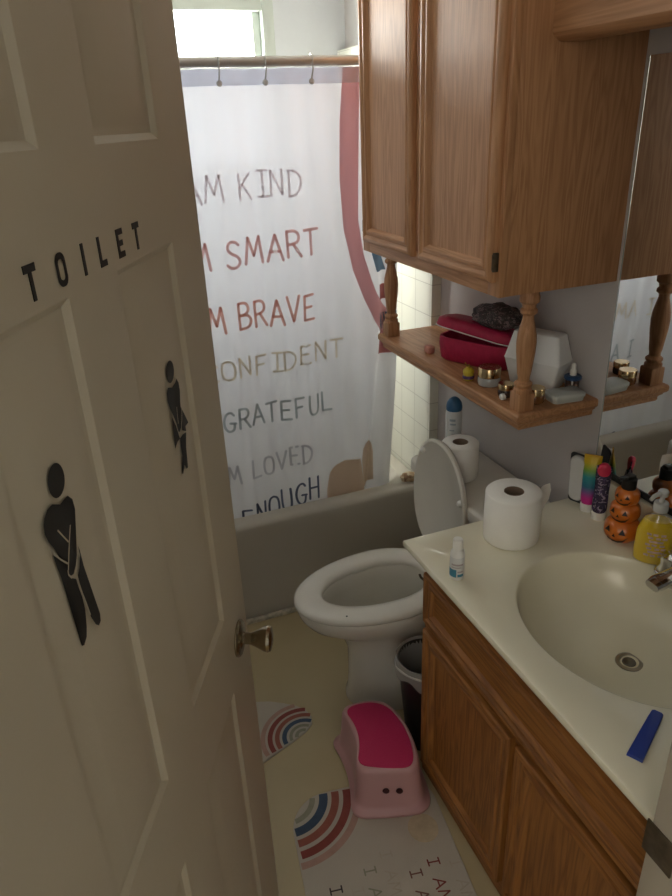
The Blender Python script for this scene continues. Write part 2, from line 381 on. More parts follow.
# window
bm = NB(); fy0, fy1 = YF-0.004, YF+0.085
for a in ((WX0, WX0+0.045, WZ0, WZ1), (WX1-0.045, WX1, WZ0, WZ1), (WX0+0.045, WX1-0.045, WZ1-0.050, WZ1), (WX0+0.045, WX1-0.045, WZ0, WZ0+0.045)):
    add_box(bm, a[0], a[1], fy0, fy1, a[2], a[3], 0.003)
add_box(bm, WX0+0.045, WX1-0.045, fy0+0.03, fy1, 1.885, 1.917, 0.003)
wn = struct('window_1', bm, vinyl_white, 'white framed bathroom window, bright daylight outside')
struct('pane', box(WX0+0.04, WX1-0.04, YF+0.05, YF+0.054, WZ0+0.04, WZ1-0.04), pane_m, parent=wn)
bm = NB()
for a in ((WX0+0.045, WX0+0.075, 1.917, WZ1-0.042), (WX1-0.075, WX1-0.045, 1.917, WZ1-0.042)):
    add_box(bm, a[0], a[1], fy0+0.035, fy1-0.01, a[2], a[3], 0.003)
struct('sash', bm, vinyl_white, parent=wn)

# ------------------------------------------------------------------ the open door with its decals
PH = 0.46; DE = Vector((-0.992, -1.063, 0)); DD = Vector((math.sin(PH), math.cos(PH), 0)); DN = Vector((math.cos(PH), -math.sin(PH), 0))
def D(s, z, h=0.0): return DE + DD*s + DN*h + Vector((0, 0, z))
us = [-0.72, -0.592, -0.424, -0.318, -0.122, 0.0]; vs = [0.012, 0.23, 0.825, 0.972, 1.582, 1.692, 1.915, 2.04]
bm = NB()
prof = [(0, 0), (0.004, -0.0008), (0.011, -0.0062), (0.015, -0.0068), (0.020, -0.0062), (0.044, -0.0016), (0.050, -0.0010)]
for i in range(5):
    for k in range(7):
        if i in (1, 3) and k in (1, 3, 5): panel_rings(bm, us[i], us[i+1], vs[k], vs[k+1], prof, D)
        else: bm.faces.new([bm.verts.new(D(u, v)) for u, v in ((us[i], vs[k]), (us[i+1], vs[k]), (us[i+1], vs[k+1]), (us[i], vs[k+1]))])
bmesh.ops.remove_doubles(bm, verts=bm.verts, dist=1e-5)
be = [e for e in bm.edges if len(e.link_faces) == 1]
ex = bmesh.ops.extrude_edge_only(bm, edges=be)
bmesh.ops.translate(bm, verts=[v for v in ex['geom'] if isinstance(v, bmesh.types.BMVert)], vec=-DN*0.009)
t = NB(); rot = Matrix.Translation(DE) @ Matrix((DD, Vector((0, 0, 1)), DN)).transposed().to_4x4()
add_box(t, -0.72, 0.0, 0.012, 2.04, -0.036, -0.009, mtx=rot); merge(bm, t)
door = struct('door_1', bm, door_m, 'open greige six panel door with black toilet decals', smooth=25)
# knob with its rose
kc = D(-0.062, 0.885)
kb = lathe_axis(kc, DN, [(0.024, 0.0), (0.0235, 0.004), (0.021, 0.007), (0.013, 0.009), (0.0105, 0.012), (0.0105, 0.022), (0.012, 0.026), (0.0165, 0.036), (0.0215, 0.046), (0.0235, 0.053), (0.0215, 0.058), (0.012, 0.0605), (0.001, 0.061)], 40)
dk = struct('door_knob', kb, nickel, 'worn satin brass door knob', parent=door)
struct('rose', lathe_axis(kc, DN, [(0.033, 0.0), (0.033, 0.003), (0.030, 0.006), (0.022, 0.0075), (0.0, 0.0078)], 40), nickel, parent=dk)
struct('latch_plate', box(-0.001, 0.0012, 0.865, 0.925, -0.030, -0.006, mtx=rot), nickel, parent=door)
# lettering
def bars(bm, rects):
    for s0, s1, z0, z1 in rects: add_box(bm, s0, s1, z0, z1, 0.0003, 0.0010, mtx=rot)
LZ0, LZ1 = 1.5885, 1.6168; lw = 0.0052
def letter(ch, s):
    bm = NB(); w_ = 0.019
    if ch == 'T': bars(bm, [(s, s+w_, LZ1-0.0062, LZ1), (s+w_/2-lw/2, s+w_/2+lw/2, LZ0, LZ1-0.0062)])
    if ch == 'I': bars(bm, [(s+w_/2-lw/2, s+w_/2+lw/2, LZ0, LZ1)])
    if ch == 'L': bars(bm, [(s, s+lw, LZ0, LZ1), (s+lw, s+w_*0.85, LZ0, LZ0+0.0058)])
    if ch == 'E': bars(bm, [(s, s+lw, LZ0, LZ1), (s+lw, s+w_*0.9, LZ0, LZ0+0.0058), (s+lw, s+w_*0.9, LZ1-0.0058, LZ1), (s+lw, s+w_*0.78, LZ0+0.0115, LZ0+0.0170)])
    if ch == 'O':
        o_ = rrect(s, s+w_, LZ0, LZ1, 0.0078, 0, 5); i_ = rrect(s+lw, s+w_-lw, LZ0+0.0055, LZ1-0.0055, 0.0036, 0, 5)
        R = [[bm.verts.new(D(p[0], p[1], 0.0009)) for p in q] for q in (o_, i_)]
        for a in range(len(o_)):
            b = (a+1) % len(o_); bm.faces.new((R[0][a], R[0][b], R[1][b], R[1][a]))
    return bm
for ch, s in zip('TOILET', (-0.4955, -0.4435, -0.3975, -0.3535, -0.3055, -0.2585)):
    struct('decal_letter', letter(ch, s), decal_m, 'black letter %s of the toilet sign' % ch, parent=door)
MAN = {'head': [(-0.5058,1.439),(-0.508,1.4357),(-0.5108,1.4332),(-0.5143,1.4315),(-0.518,1.4309),(-0.5217,1.4313),(-0.5252,1.4327),(-0.5282,1.435),(-0.5305,1.438),(-0.5321,1.4415),(-0.5327,1.4452),(-0.5324,1.449),(-0.5312,1.4526),(-0.5292,1.4558),(-0.5265,1.4583),(-0.5233,1.46),(-0.5197,1.4607),(-0.516,1.4605),(-0.5125,1.4593),(-0.5094,1.4572),(-0.5069,1.4542),(-0.5052,1.4507),(-0.5044,1.4468),(-0.5046,1.4428)],'torso': [(-0.5337,1.4318),(-0.5425,1.4316),(-0.5495,1.4277),(-0.553,1.423),(-0.5544,1.4157),(-0.552,1.4071),(-0.5462,1.3961),(-0.5384,1.3835),(-0.5325,1.3739),(-0.5359,1.3666),(-0.533,1.3594),(-0.5272,1.3578),(-0.5206,1.3622),(-0.5153,1.369),(-0.5096,1.3832),(-0.5042,1.3977),(-0.5004,1.4079),(-0.501,1.4182),(-0.5075,1.4253),(-0.5137,1.4255),(-0.522,1.4249),(-0.529,1.4276)],'leg': [(-0.5499,1.393),(-0.5443,1.3858),(-0.5339,1.3728),(-0.5353,1.3649),(-0.5318,1.3567),(-0.5246,1.3506),(-0.524,1.3409),(-0.522,1.3285),(-0.5221,1.3148),(-0.5264,1.2987),(-0.5303,1.2906),(-0.5375,1.2869),(-0.5416,1.2896),(-0.5421,1.2951),(-0.5372,1.3132),(-0.5342,1.3272),(-0.5362,1.3368),(-0.5416,1.3515),(-0.5464,1.3666),(-0.5489,1.3808)],'leg2': [(-0.5092,1.3753),(-0.5098,1.3652),(-0.5153,1.3559),(-0.5205,1.3516),(-0.521,1.344),(-0.5191,1.329),(-0.5179,1.3143),(-0.5158,1.3013),(-0.5105,1.2883),(-0.5055,1.2827),(-0.5005,1.2844),(-0.4988,1.2919),(-0.5027,1.3108),(-0.5062,1.3331),(-0.5076,1.3531),(-0.5079,1.3692)],'line1': [(-0.5149,1.4005),(-0.5233,1.3871),(-0.5347,1.367)],'line2': [(-0.5359,1.4082),(-0.5299,1.3984),(-0.5239,1.3888)]}
WOMAN = {'head': [(-0.1949,1.4284),(-0.197,1.4252),(-0.1999,1.4226),(-0.2035,1.4207),(-0.2074,1.4198),(-0.2115,1.4198),(-0.2154,1.4207),(-0.2188,1.4224),(-0.2216,1.4249),(-0.2235,1.428),(-0.2244,1.4314),(-0.2244,1.4349),(-0.2233,1.4383),(-0.2213,1.4414),(-0.2185,1.444),(-0.215,1.4458),(-0.2112,1.4469),(-0.2071,1.447),(-0.2033,1.4462),(-0.1997,1.4445),(-0.1968,1.4421),(-0.1948,1.439),(-0.1937,1.4356),(-0.1938,1.4319)],'torso': [(-0.2265,1.4188),(-0.2119,1.4134),(-0.1971,1.4146),(-0.1905,1.4179),(-0.1846,1.4101),(-0.1837,1.3994),(-0.189,1.3852),(-0.1905,1.374),(-0.1998,1.3543),(-0.2076,1.3506),(-0.2133,1.3544),(-0.2152,1.3658),(-0.2213,1.3787),(-0.2281,1.3895),(-0.234,1.4031),(-0.2324,1.4134)],'skirtr': [(-0.1886,1.378),(-0.1771,1.3613),(-0.1678,1.3472),(-0.1814,1.3474),(-0.1816,1.3402),(-0.1966,1.3481),(-0.1942,1.3614)],'skirtl': [(-0.2264,1.3798),(-0.2166,1.3629),(-0.2149,1.3511),(-0.2095,1.342),(-0.2188,1.3427),(-0.2319,1.3382),(-0.2315,1.3498),(-0.2289,1.3671)],'legs': [(-0.2095,1.342),(-0.1977,1.3426),(-0.1821,1.3392),(-0.1907,1.321),(-0.1926,1.307),(-0.1951,1.2931),(-0.2013,1.2938),(-0.2024,1.3031),(-0.2072,1.303),(-0.2168,1.2943),(-0.2209,1.297),(-0.2155,1.3085),(-0.2095,1.3178),(-0.211,1.3307)],'line1': [(-0.2061,1.3851),(-0.2079,1.3766),(-0.2091,1.3631)],'line2': [(-0.2124,1.3469),(-0.2004,1.345)]}
MAN.update( {'line3': [(-0.55, 1.3946), (-0.5419, 1.3829), (-0.533, 1.3727)], 'line4': [(-0.5355, 1.3676), (-0.536, 1.3633), (-0.5324, 1.3576), (-0.5269, 1.3565), (-0.52, 1.3613)], 'line5': [(-0.5238, 1.3532), (-0.5229, 1.34), (-0.52, 1.3237), (-0.517, 1.3046)]} )
WOMAN.update( {'line3': [(-0.2272, 1.3812), (-0.2176, 1.3668), (-0.2145, 1.3549)], 'line4': [(-0.1878, 1.3765), (-0.1932, 1.3634), (-0.2001, 1.3521)]} )

def figure(data, label):
    bm = NB()
    for k, pts in data.items():
        if k.startswith('line'): continue
        vv = [bm.verts.new(D(s, z, 0.0012 if k == 'torso' else 0.0009)) for s, z in pts]; f = bm.faces.new(vv)
    bmesh.ops.triangulate(bm, faces=bm.faces[:])
    for f in bm.faces:
        f.normal_update()
        if f.normal.dot(DN) < 0: f.normal_flip()
    for k, pts in data.items():
        if k.startswith('line'): add_ribbon(bm, pts, 0.0022 if len(data) < 7 else 0.0016, lambda s, z: D(s, z, 0.0017), 1, False)
    return struct('figure_decal', bm, [decal_m, door_m], label, parent=door)
figure(MAN, 'black decal of a man crossing his legs')
figure(WOMAN, 'black decal of a woman in a skirt crossing her legs')

# ------------------------------------------------------------------ bathtub
bm = NB(); rings = []
def TR(i, z, r, o=0): return rrect(XL+0.005+i+o, -0.036-i-o, 0.0+i, YF-0.002-i, r, z, 6)
rings = [rrect(XL+0.005, -0.036, 0.004, YF-0.002, 0.004, 0.0), rrect(XL+0.005, -0.036, 0.012, YF-0.002, 0.004, 0.03), rrect(XL+0.005, -0.036, 0.004, YF-0.002, 0.006, 0.33),
         rrect(XL+0.005, -0.036, 0.0, YF-0.002, 0.008, 0.375), rrect(XL+0.005, -0.036, 0.0, YF-0.002, 0.010, 0.400)]
for a in (20, 45, 70, 90):
    a = math.radians(a); d = 0.032*(1-math.cos(a)); rings.append(rrect(XL+0.005+d*0.3, -0.036-d*0.3, d, YF-0.002-d*0.3, 0.012, 0.400+0.022*math.sin(a)))
rings.append(rrect(XL+0.075, -0.095, 0.060, YF-0.055, 0.10, 0.421)); rings.append(rrect(XL+0.082, -0.102, 0.070, YF-0.062, 0.11, 0.412))
rings.append(rrect(XL+0.10, -0.125, 0.085, YF-0.08, 0.12, 0.36)); rings.append(rrect(XL+0.16, -0.17, 0.12, YF-0.12, 0.14, 0.14)); rings.append(rrect(XL+0.24, -0.24, 0.18, YF-0.18, 0.12, 0.09))
loft(bm, rings); fix_normals(bm)
single('bathtub', bm, tub_m, (-0.79, 0.39, 0), 'long greige bathtub under the shower curtain', 'bathtub')

# ------------------------------------------------------------------ shower rod, rings, curtain
RODY, RODZ = 0.05, 1.864
t = thing('shower_curtain_rod', (-0.79, RODY, RODZ), 'straight metal rod spanning the tub above the curtain', 'curtain rod')
bm = NB(); add_tube(bm, [(XL+0.004, RODY, RODZ), (-0.8, RODY, RODZ), (-0.04, RODY, RODZ)], 0.0135, 20); part('tube', bm, rod_m, t)
for x, s in ((XL+0.001, 1), (-0.036, -1)): part('flange', lathe_axis((x, RODY, RODZ), (s, 0, 0), [(0.030, 0), (0.030, 0.004), (0.020, 0.014), (0.016, 0.022), (0.0136, 0.024)], 28), rod_m, t)
CT, CB = 1.848, 0.20
XF = [(1.84, -0.20), (1.05, -0.19), (0.43, -0.262), (0.2, -0.27)]
def xfold(z): return float(np.interp(z, [p[0] for p in XF[::-1]], [p[1] for p in XF[::-1]]))
def G(x, z):
    k = min(1.0, max(0.0, (CT-z)/1.4)); y = 0.058 + 0.036*k
    y += (0.0045+0.0035*k)*math.sin(2*PI*x/0.21+0.8*math.sin(1.3*z)) + 0.003*math.sin(2*PI*x/0.083+2.0*z) + 0.0025*math.sin(7*z+9*x)
    q = (x-xfold(z))/0.03; q = min(1, max(0, q)); y += 0.030*q*q*(3-2*q)
    return y
def CS(x, z, o=0.0016): return Vector((x, G(x, z)-o, z))
bm = NB(); NX, NZ = 300, 60; CX0, CX1 = -1.50, -0.105
def cright(z): return float(np.interp(z, [0.2, 0.43, 0.9, 1.84], [-0.135, -0.133, -0.112, -0.105]))
Vg = [[bm.verts.new((0, 0, 0)) for i in range(NX+1)] for k in range(NZ+1)]
for k in range(NZ+1):
    z = CB+(CT-CB)*k/NZ
    for i in range(NX+1):
        x = CX0+(cright(z)-CX0)*i/NX; Vg[k][i].co = (x, G(x, z), z)
for k in range(NZ):
    for i in range(NX): bm.faces.new((Vg[k][i], Vg[k][i+1], Vg[k+1][i+1], Vg[k+1][i]))
base = (-0.8, 0.07, CB)
cur = single('shower_curtain', bm, curtain_m, base, 'white shower curtain printed with pastel affirmations and rainbow arches', 'shower curtain', smooth=80)
def cprint(name, bm, col, tr=0.4, label=None):
    m = cloth('print_'+name, col, 0.42, [min(1, x*0.9+0.06) for x in col], fwd=0.004); o = make_obj(name, bm, m, cur, 80, base)
    if label: o['label'] = label
    return o
bm = NB()   # folded top hem with eyelets
for i in range(NX):
    xs = [CX0+(CX1-CX0)*(i+d)/NX for d in (0, 1)]
    bm.faces.new([bm.verts.new(CS(x, z, 0.0022)) for x, z in ((xs[0], CT-0.042), (xs[1], CT-0.042), (xs[1], CT), (xs[0], CT))])
bmesh.ops.remove_doubles(bm, verts=bm.verts, dist=1e-5); make_obj('hem', bm, cloth('curtain_hem', (0.78, 0.78, 0.80), 0.60, (0.78, 0.80, 0.90), fwd=0.004), cur, 80, base)
LINES = [('I AM KIND', (0.76, 0.69, 0.71), -0.657, 1.503, 0.0575, 0.074, 0.0075, 0.02, 'KIND'),
         ('I AM SMART', (0.76, 0.48, 0.45), -0.712, 1.307, 0.0615, 0.080, 0.0095, 0.025, 'SMART'),
         ('I AM BRAVE', (0.78, 0.45, 0.37), -0.692, 1.103, 0.0550, 0.084, 0.0095, 0.02, 'BRAVE'),
         ('I AM CONFIDENT', (0.78, 0.70, 0.56), -0.822, 0.931, 0.0575, 0.066, 0.0080, 0.055, 'CONFIDENT'),
         ('I AM GRATEFUL', (0.47, 0.51, 0.50), -0.778, 0.755, 0.0515, 0.072, 0.0085, 0.03, 'GRATEFUL'),
         ('I AM LOVED', (0.58, 0.57, 0.58), -0.698, 0.552, 0.0485, 0.072, 0.0085, 0.12, 'LOVED'),
         ('I AM ENOUGH', (0.12, 0.14, 0.20), -0.748, 0.338, 0.0520, 0.090, 0.0085, 0.29, 'ENOUGH')]
for full, col, x0, z0, adv, h, wd, slope, key in LINES:
    lm_ = cloth('print_'+key.lower(), col, 0.55, [min(1, x*0.9+0.08) for x in col], fwd=0.004)
    emit = lambda bm: make_obj('printed_letter', bm, lm_, cur, 80, base)
    write(emit, key, CS, x0, z0, adv, h, wd, slope=slope, jitter=0.012)
    pre = adv*(1+0.72+1+1.18+0.35+0.75)
    xs = x0 - pre + adv*0.0
    write(emit, 'I AM', CS, xs+adv*0.55, z0-slope*(pre-adv*0.55)*0.4, adv, h, wd, slope=slope*0.4, jitter=0.012)
# big rainbow arch at the top right: rose outer band
ZP = np.linspace(0.93, CT-0.002, 60)
OUT = [(0.93, -0.105), (1.0, -0.165), (1.066, -0.208), (1.148, -0.248), (1.254, -0.292), (1.385, -0.320), (1.537, -0.328), (1.707, -0.324), (1.846, -0.312)]
INN = [(0.93, -0.105), (1.05, -0.112), (1.10, -0.150), (1.155, -0.195), (1.213, -0.220), (1.298, -0.248), (1.411, -0.266), (1.62, -0.262), (1.845, -0.258)]
def band(fo, fi, zs, n=10):
    bm = NB(); R = []
    for z in zs:
        a = float(np.interp(z, [p[0] for p in fo], [p[1] for p in fo])); b = float(np.interp(z, [p[0] for p in fi], [p[1] for p in fi]))
        R.append([bm.verts.new(CS(a+(b-a)*i/n, z)) for i in range(n+1)])
    for p, q in zip(R, R[1:]):
        for i in range(n): bm.faces.new((p[i], p[i+1], q[i+1], q[i]))
    return bm
cprint('rainbow_band', band(OUT, INN, ZP), (0.72, 0.40, 0.41), 0.4, 'rose outer band of the rainbow')
I2 = [(z, x+0.030) for z, x in INN[2:]]; I3 = [(z, min(x+0.075, -0.106)) for z, x in INN[2:]]
cprint('rainbow_band', band(I2, I3, np.linspace(1.235, CT-0.002, 40)), (0.16, 0.24, 0.32), 0.4, 'blue band of the rainbow')
for z0, z1, c in ((1.135, 1.188, (0.45, 0.16, 0.14)), (1.028, 1.088, (0.16, 0.23, 0.29)), (0.935, 1.020, (0.52, 0.20, 0.19))):
    fo = [(z0, -0.184), (z1, -0.184)]; fi = [(z0, -0.113), (z1, -0.113)]
    cprint('rainbow_band', band(fo, fi, np.linspace(z0, z1, 8)), c, 0.35)
fo = [(0.30, -0.412), (0.43, -0.410), (0.50, -0.396), (0.525, -0.380), (0.541, -0.355), (0.545, -0.335)]; fi = [(0.30, -0.262), (0.43, -0.262), (0.545, -0.275)]
cprint('arch_print', band(fo, fi, np.linspace(0.30, 0.545, 30), 24), (0.74, 0.58, 0.43), 0.3, 'tan arch printed near the bottom')
fo = [(0.42, -0.262), (0.54, -0.268), (0.58, -0.262), (0.60, -0.250), (0.607, -0.238)]; fi = [(0.42, -0.205), (0.54, -0.205), (0.58, -0.212), (0.607, -0.232)]
cprint('arch_print', band(fo, fi, np.linspace(0.42, 0.607, 24), 10), (0.74, 0.58, 0.43), 0.3)
ring_m = mat('clear_plastic_hook', (0.75, 0.75, 0.73), 0.2, var=0.02, trans=0.2)
for x, lb in ((-0.683, 'clear curtain hook nearest the open door'), (-0.549, 'clear curtain hook below the window edge'), (-0.409, 'clear curtain hook nearest the wall cabinet')):
    yy = G(x, CT-0.02)
    o = thing('curtain_hook', (x, RODY, RODZ-0.04), lb, 'curtain hook', 'hooks along the shower rod')
    pts = [(x, RODY+0.018*math.cos(a), RODZ+0.018*math.sin(a)) for a in np.linspace(math.radians(-60), math.radians(200), 16)]
    pts += [(x, RODY-0.016, RODZ-0.022), (x, RODY-0.004, RODZ-0.038), (x, yy-0.006, RODZ-0.050)]
    bm = NB(); add_tube(bm, pts, 0.0022, 8); part('ring', bm, ring_m, o)
    part('bead', lathe_axis((x, yy-0.004, RODZ-0.052), (0, -1, 0), [(0.001, 0), (0.007, 0.001), (0.0085, 0.004), (0.006, 0.008), (0.001, 0.009)], 16), ring_m, o)

# ------------------------------------------------------------------ wall cabinet with shelf over the toilet
def PX(xf): return lambda u, v, h: Vector((xf-h, -u, v))
CXF, CY0, CY1, CZ0, CZ1 = -0.320, -0.826, -0.095, 1.345, 2.14
cab = thing('wall_cabinet', (0, (CY0+CY1)/2, CZ0), 'oak wall cabinet with two doors and open shelf above the toilet', 'cabinet')
bm = NB(); add_box(bm, CXF+0.018, -0.001, CY0, CY1, CZ0, CZ1, 0.0015); part('body', bm, oak_z, cab)
bm = NB(); e = 0.0003
add_box(bm, CXF, CXF+0.018, CY0-e, CY0+0.045, CZ0-e, CZ1, 0.001, mi=0); add_box(bm, CXF, CXF+0.018, CY1-0.045, CY1+e, CZ0-e, CZ1, 0.001, mi=0)
add_box(bm, CXF, CXF+0.018, CY0+0.045, CY1-0.045, CZ0-e, CZ0+0.045, 0.001, mi=1); add_box(bm, CXF, CXF+0.018, -0.49, -0.43, CZ0+0.045, CZ1, 0.001, mi=0)
add_box(bm, CXF, CXF+0.018, CY0+0.045, CY1-0.045, CZ1-0.045, CZ1, 0.001, mi=1)
part('face_frame', bm, [oak_z, oak_y], cab)
DPROF = [(0, 0), (0, 0.010), (0.002, 0.015), (0.007, 0.0185), (0.014, 0.019), (0.019, 0.016), (0.021, 0.0135), (0.025, 0.0135), (0.028, 0.0165), (0.034, 0.017), (0.038, 0.013), (0.041, 0.007), (0.043, 0.005)]
VPROF = [(0, 0), (0, 0.014), (0.003, 0.018), (0.009, 0.019), (0.015, 0.017), (0.019, 0.011), (0.024, 0.011), (0.028, 0.0155), (0.036, 0.0155), (0.042, 0.006), (0.045, 0.004)]
def panel_door(root, xf, y0, y1, z0, z1, mz, my, name='door', sc=1.0):
    P = PX(xf); bm = NB(); pr = [(d*sc, h) for d, h in (DPROF if mz is oak_z else VPROF)]
    panel_rings(bm, -y1, -y0, z0, z1, pr, P, mh=1, mv=0, cap=False)
    d = part(name, bm, [mz, my], root, smooth=35)
    i = pr[-1][0]-0.001
    part('panel', box(xf-0.0052, xf-0.0002, y0+i, y1-i, z0+i, z1-i), mz if name == 'door' else my, d)
    return d
for y0, y1, hy in ((-0.437, -0.127, -0.127), (-0.812, -0.479, -0.812)):
    d = panel_door(cab, CXF, y0, y1, 1.376, 2.10, oak_z, oak_y)
    s = -1 if hy < -0.5 else 1
    for z in (1.42, 2.04):
        bm = NB(); add_box(bm, CXF-0.013, CXF-0.0005, hy+s*0.0008, hy+s*0.007, z-0.020, z+0.020, 0.001); add_tube(bm, [(CXF-0.012, hy+s*0.003, z-0.016), (CXF-0.012, hy+s*0.003, z+0.016)], 0.003, 8); part('hinge', bm, bronze, d)
SX, SY0, SY1, SZ = -0.240, -0.818, -0.016, 1.050
bm = NB()
shp = [(0.024, -0.048), (0.019, -0.048), (0.017, -0.044), (0.017, -0.036), (0.013, -0.031), (0.009, -0.028), (0.009, -0.025), (0.003, -0.021), (0.0, -0.016), (0.0, -0.005), (0.003, -0.0005), (0.006, 0.0)]
loft(bm, [[(SX+d, SY0+d, SZ+h), (-0.001, SY0+d, SZ+h), (-0.001, SY1-d*0.2, SZ+h), (SX+d, SY1-d*0.2, SZ+h)] for d, h in shp]); fix_normals(bm)
part('shelf', bm, oak_y, cab, smooth=25)
def spindle(x, y):
    bm = NB(); z0, z1 = SZ, CZ0; hh = z1-z0
    add_box(bm, x-0.0215, x+0.0215, y-0.0215, y+0.0215, z0, z0+0.046, 0.003)
    pr = [(0.0195, 0.045), (0.0195, 0.054), (0.015, 0.058), (0.019, 0.064), (0.019, 0.069), (0.0125, 0.075), (0.0125, 0.084), (0.0145, 0.092), (0.0165, 0.115), (0.0195, 0.145), (0.0205, 0.170), (0.019, 0.190), (0.0145, 0.212), (0.0115, 0.226), (0.0115, 0.234), (0.0175, 0.240), (0.0175, 0.247), (0.0135, 0.252), (0.0145, 0.260), (0.0205, 0.266), (0.0205, 0.278), (0.018, 0.284), (0.018, hh-0.0005)]
    pr = [(r*1.14, z) for r, z in pr]
    add_lathe(bm, (x, y, z0), pr, 28); return bm
for y in (-0.784, -0.052): part('spindle', spindle(-0.207, y), oak_z, cab, smooth=40)

# wooden light box above the mirror
lb = thing('vanity_light_box', (0, -1.24, 1.834), 'long oak valance box above the mirror', 'light box')
LX, LY0, LY1, LZ = -0.236, -1.655, -0.8275, 1.826
bm = NB(); loft(bm, [[(LX+d, y, z) for y in (LY0, LY1)] + [(LX+0.075-d*0.3, y, z) for y in (LY1, LY0)] for d, z in ((0.020, LZ), (0.016, LZ+0.001), (0.003, LZ+0.010), (0.0, LZ+0.014), (0.0, 2.14))]); fix_normals(bm)
part('front_board', bm, oak_y, lb, smooth=25)
part('bottom_panel', box(LX+0.076, -0.001, LY0, LY1, LZ+0.120, LZ+0.138, 0.001), oak_y, lb)

# mirror
MY0, MY1, MZ0, MZ1 = -1.655, -0.842, 0.878, 1.80
mr = thing('wall_mirror', (0, -1.24, MZ0), 'large frameless wall mirror above the counter', 'mirror')
part('glass', box(-0.006, -0.0005, MY0, MY1, MZ0, MZ1), mirror_m, mr)
part('edge', box(-0.0065, -0.0005, MY1, MY1+0.003, MZ0, MZ1), mirror_edge, mr)
part('channel', box(-0.009, -0.0005, MY0, MY1+0.004, MZ0-0.012, MZ0+0.004, 0.001), black_m, mr, label='black channel under the mirror')

# ------------------------------------------------------------------ vanity
VX, VY0, VY1, VZ = -0.492, -1.655, -0.838, 0.748
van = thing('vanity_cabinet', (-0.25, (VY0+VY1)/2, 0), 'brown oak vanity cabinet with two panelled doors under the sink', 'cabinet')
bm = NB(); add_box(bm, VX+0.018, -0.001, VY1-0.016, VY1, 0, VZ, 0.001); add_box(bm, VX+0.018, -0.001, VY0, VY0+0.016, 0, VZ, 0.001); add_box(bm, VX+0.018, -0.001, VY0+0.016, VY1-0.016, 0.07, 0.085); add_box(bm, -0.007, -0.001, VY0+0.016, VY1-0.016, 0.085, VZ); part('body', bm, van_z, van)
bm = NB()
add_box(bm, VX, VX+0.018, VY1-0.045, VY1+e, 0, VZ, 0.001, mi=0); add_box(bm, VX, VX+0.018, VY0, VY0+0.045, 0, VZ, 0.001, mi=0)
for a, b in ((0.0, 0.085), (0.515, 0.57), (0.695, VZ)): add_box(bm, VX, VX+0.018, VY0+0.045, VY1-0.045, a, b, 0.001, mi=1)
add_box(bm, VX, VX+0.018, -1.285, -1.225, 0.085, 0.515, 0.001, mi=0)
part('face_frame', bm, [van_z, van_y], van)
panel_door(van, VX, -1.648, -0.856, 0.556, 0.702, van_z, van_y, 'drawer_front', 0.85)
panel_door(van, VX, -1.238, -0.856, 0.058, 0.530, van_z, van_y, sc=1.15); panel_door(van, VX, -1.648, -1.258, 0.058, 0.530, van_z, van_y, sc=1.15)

# countertop with the moulded oval basin and backsplash
KX, KY0, KY1, KZ = -0.535, -1.662, -0.796, 0.768
bc = (-0.252, -1.250); bax, bay = 0.207, 0.246
bm = NB(); n = 128
def rect_pt(a):
    dx, dy = math.cos(a), math.sin(a); x0, x1, y0, y1 = KX+0.006, -0.0005, KY0+0.006, KY1-0.006
    t_ = min(((x1 if dx > 0 else x0)-bc[0])/dx if abs(dx) > 1e-9 else 1e9, ((y1 if dy > 0 else y0)-bc[1])/dy if abs(dy) > 1e-9 else 1e9)
    return (bc[0]+dx*t_, bc[1]+dy*t_)
angs = sorted([2*PI*i/n for i in range(n)] + [math.atan2(y-bc[1], x-bc[0]) % (2*PI) for x in (KX+0.006, -0.0005) for y in (KY0+0.006, KY1-0.006)])
outer = [rect_pt(a) for a in angs]
def off(p, d):
    x, y = p; c0, c1, c2, c3 = KX+0.006, -0.0005, KY0+0.006, KY1-0.006
    if abs(x-c0) < 1e-6: x -= d
    if abs(y-c2) < 1e-6: y -= d
    if abs(y-c3) < 1e-6: y += d
    return x, y
R = []
R.append([(*off(p, 0.004), 0.7495) for p in outer]); R.append([(*off(p, 0.006), 0.7525) for p in outer]); R.append([(*off(p, 0.006), 0.762) for p in outer])
R.append([(*off(p, 0.0045), 0.7662) for p in outer]); R.append([(p[0], p[1], KZ) for p in outer])
def el(s, z): return [(bc[0]+0.004*(1-s)+bax*s*math.cos(a2), bc[1]+bay*s*math.sin(a2), z) for a2 in [math.atan2(math.sin(a)*bax, math.cos(a)*bay) for a in angs]]
for s, z in ((1.012, KZ), (1.0, KZ-0.0012), (0.990, KZ-0.005), (0.975, KZ-0.018), (0.945, KZ-0.040), (0.89, KZ-0.064), (0.79, KZ-0.087), (0.64, KZ-0.103), (0.46, KZ-0.119), (0.28, KZ-0.126), (0.13, KZ-0.130)): R.append(el(s, z))
loft(bm, R, cap0=False, cap1=True)
add_box(bm, -0.020, -0.0008, KY0, KY1-0.002, KZ-0.002, 0.864, 0.004)
bmesh.ops.recalc_face_normals(bm, faces=bm.faces)
ct = single('vanity_countertop', bm, counter_m, (-0.25, -1.23, 0.7495), 'cream vanity countertop with moulded oval sink', 'countertop', smooth=40)
cb = Vector((-0.25, -1.23, 0.7495)); dc = (bc[0]+0.030, bc[1]+0.004, KZ-0.1305)
drain_m = mat('dull_drain_metal', (0.42, 0.40, 0.36), 0.28, metal=0.9)
dr = make_obj('drain', lathe(dc, [(0.010, -0.004), (0.0265, -0.002), (0.0285, 0.001), (0.0275, 0.0035), (0.0205, 0.0035), (0.0175, 0.0005), (0.016, -0.003)], 32), drain_m, ct, base=cb)
make_obj('stopper', lathe(dc, [(0.002, -0.002), (0.013, -0.002), (0.0145, 0.001), (0.013, 0.0032), (0.004, 0.0042), (0.0, 0.0043)], 28), mat('dull_drain_stopper', (0.18, 0.17, 0.15), 0.3, metal=0.8), dr, base=cb)
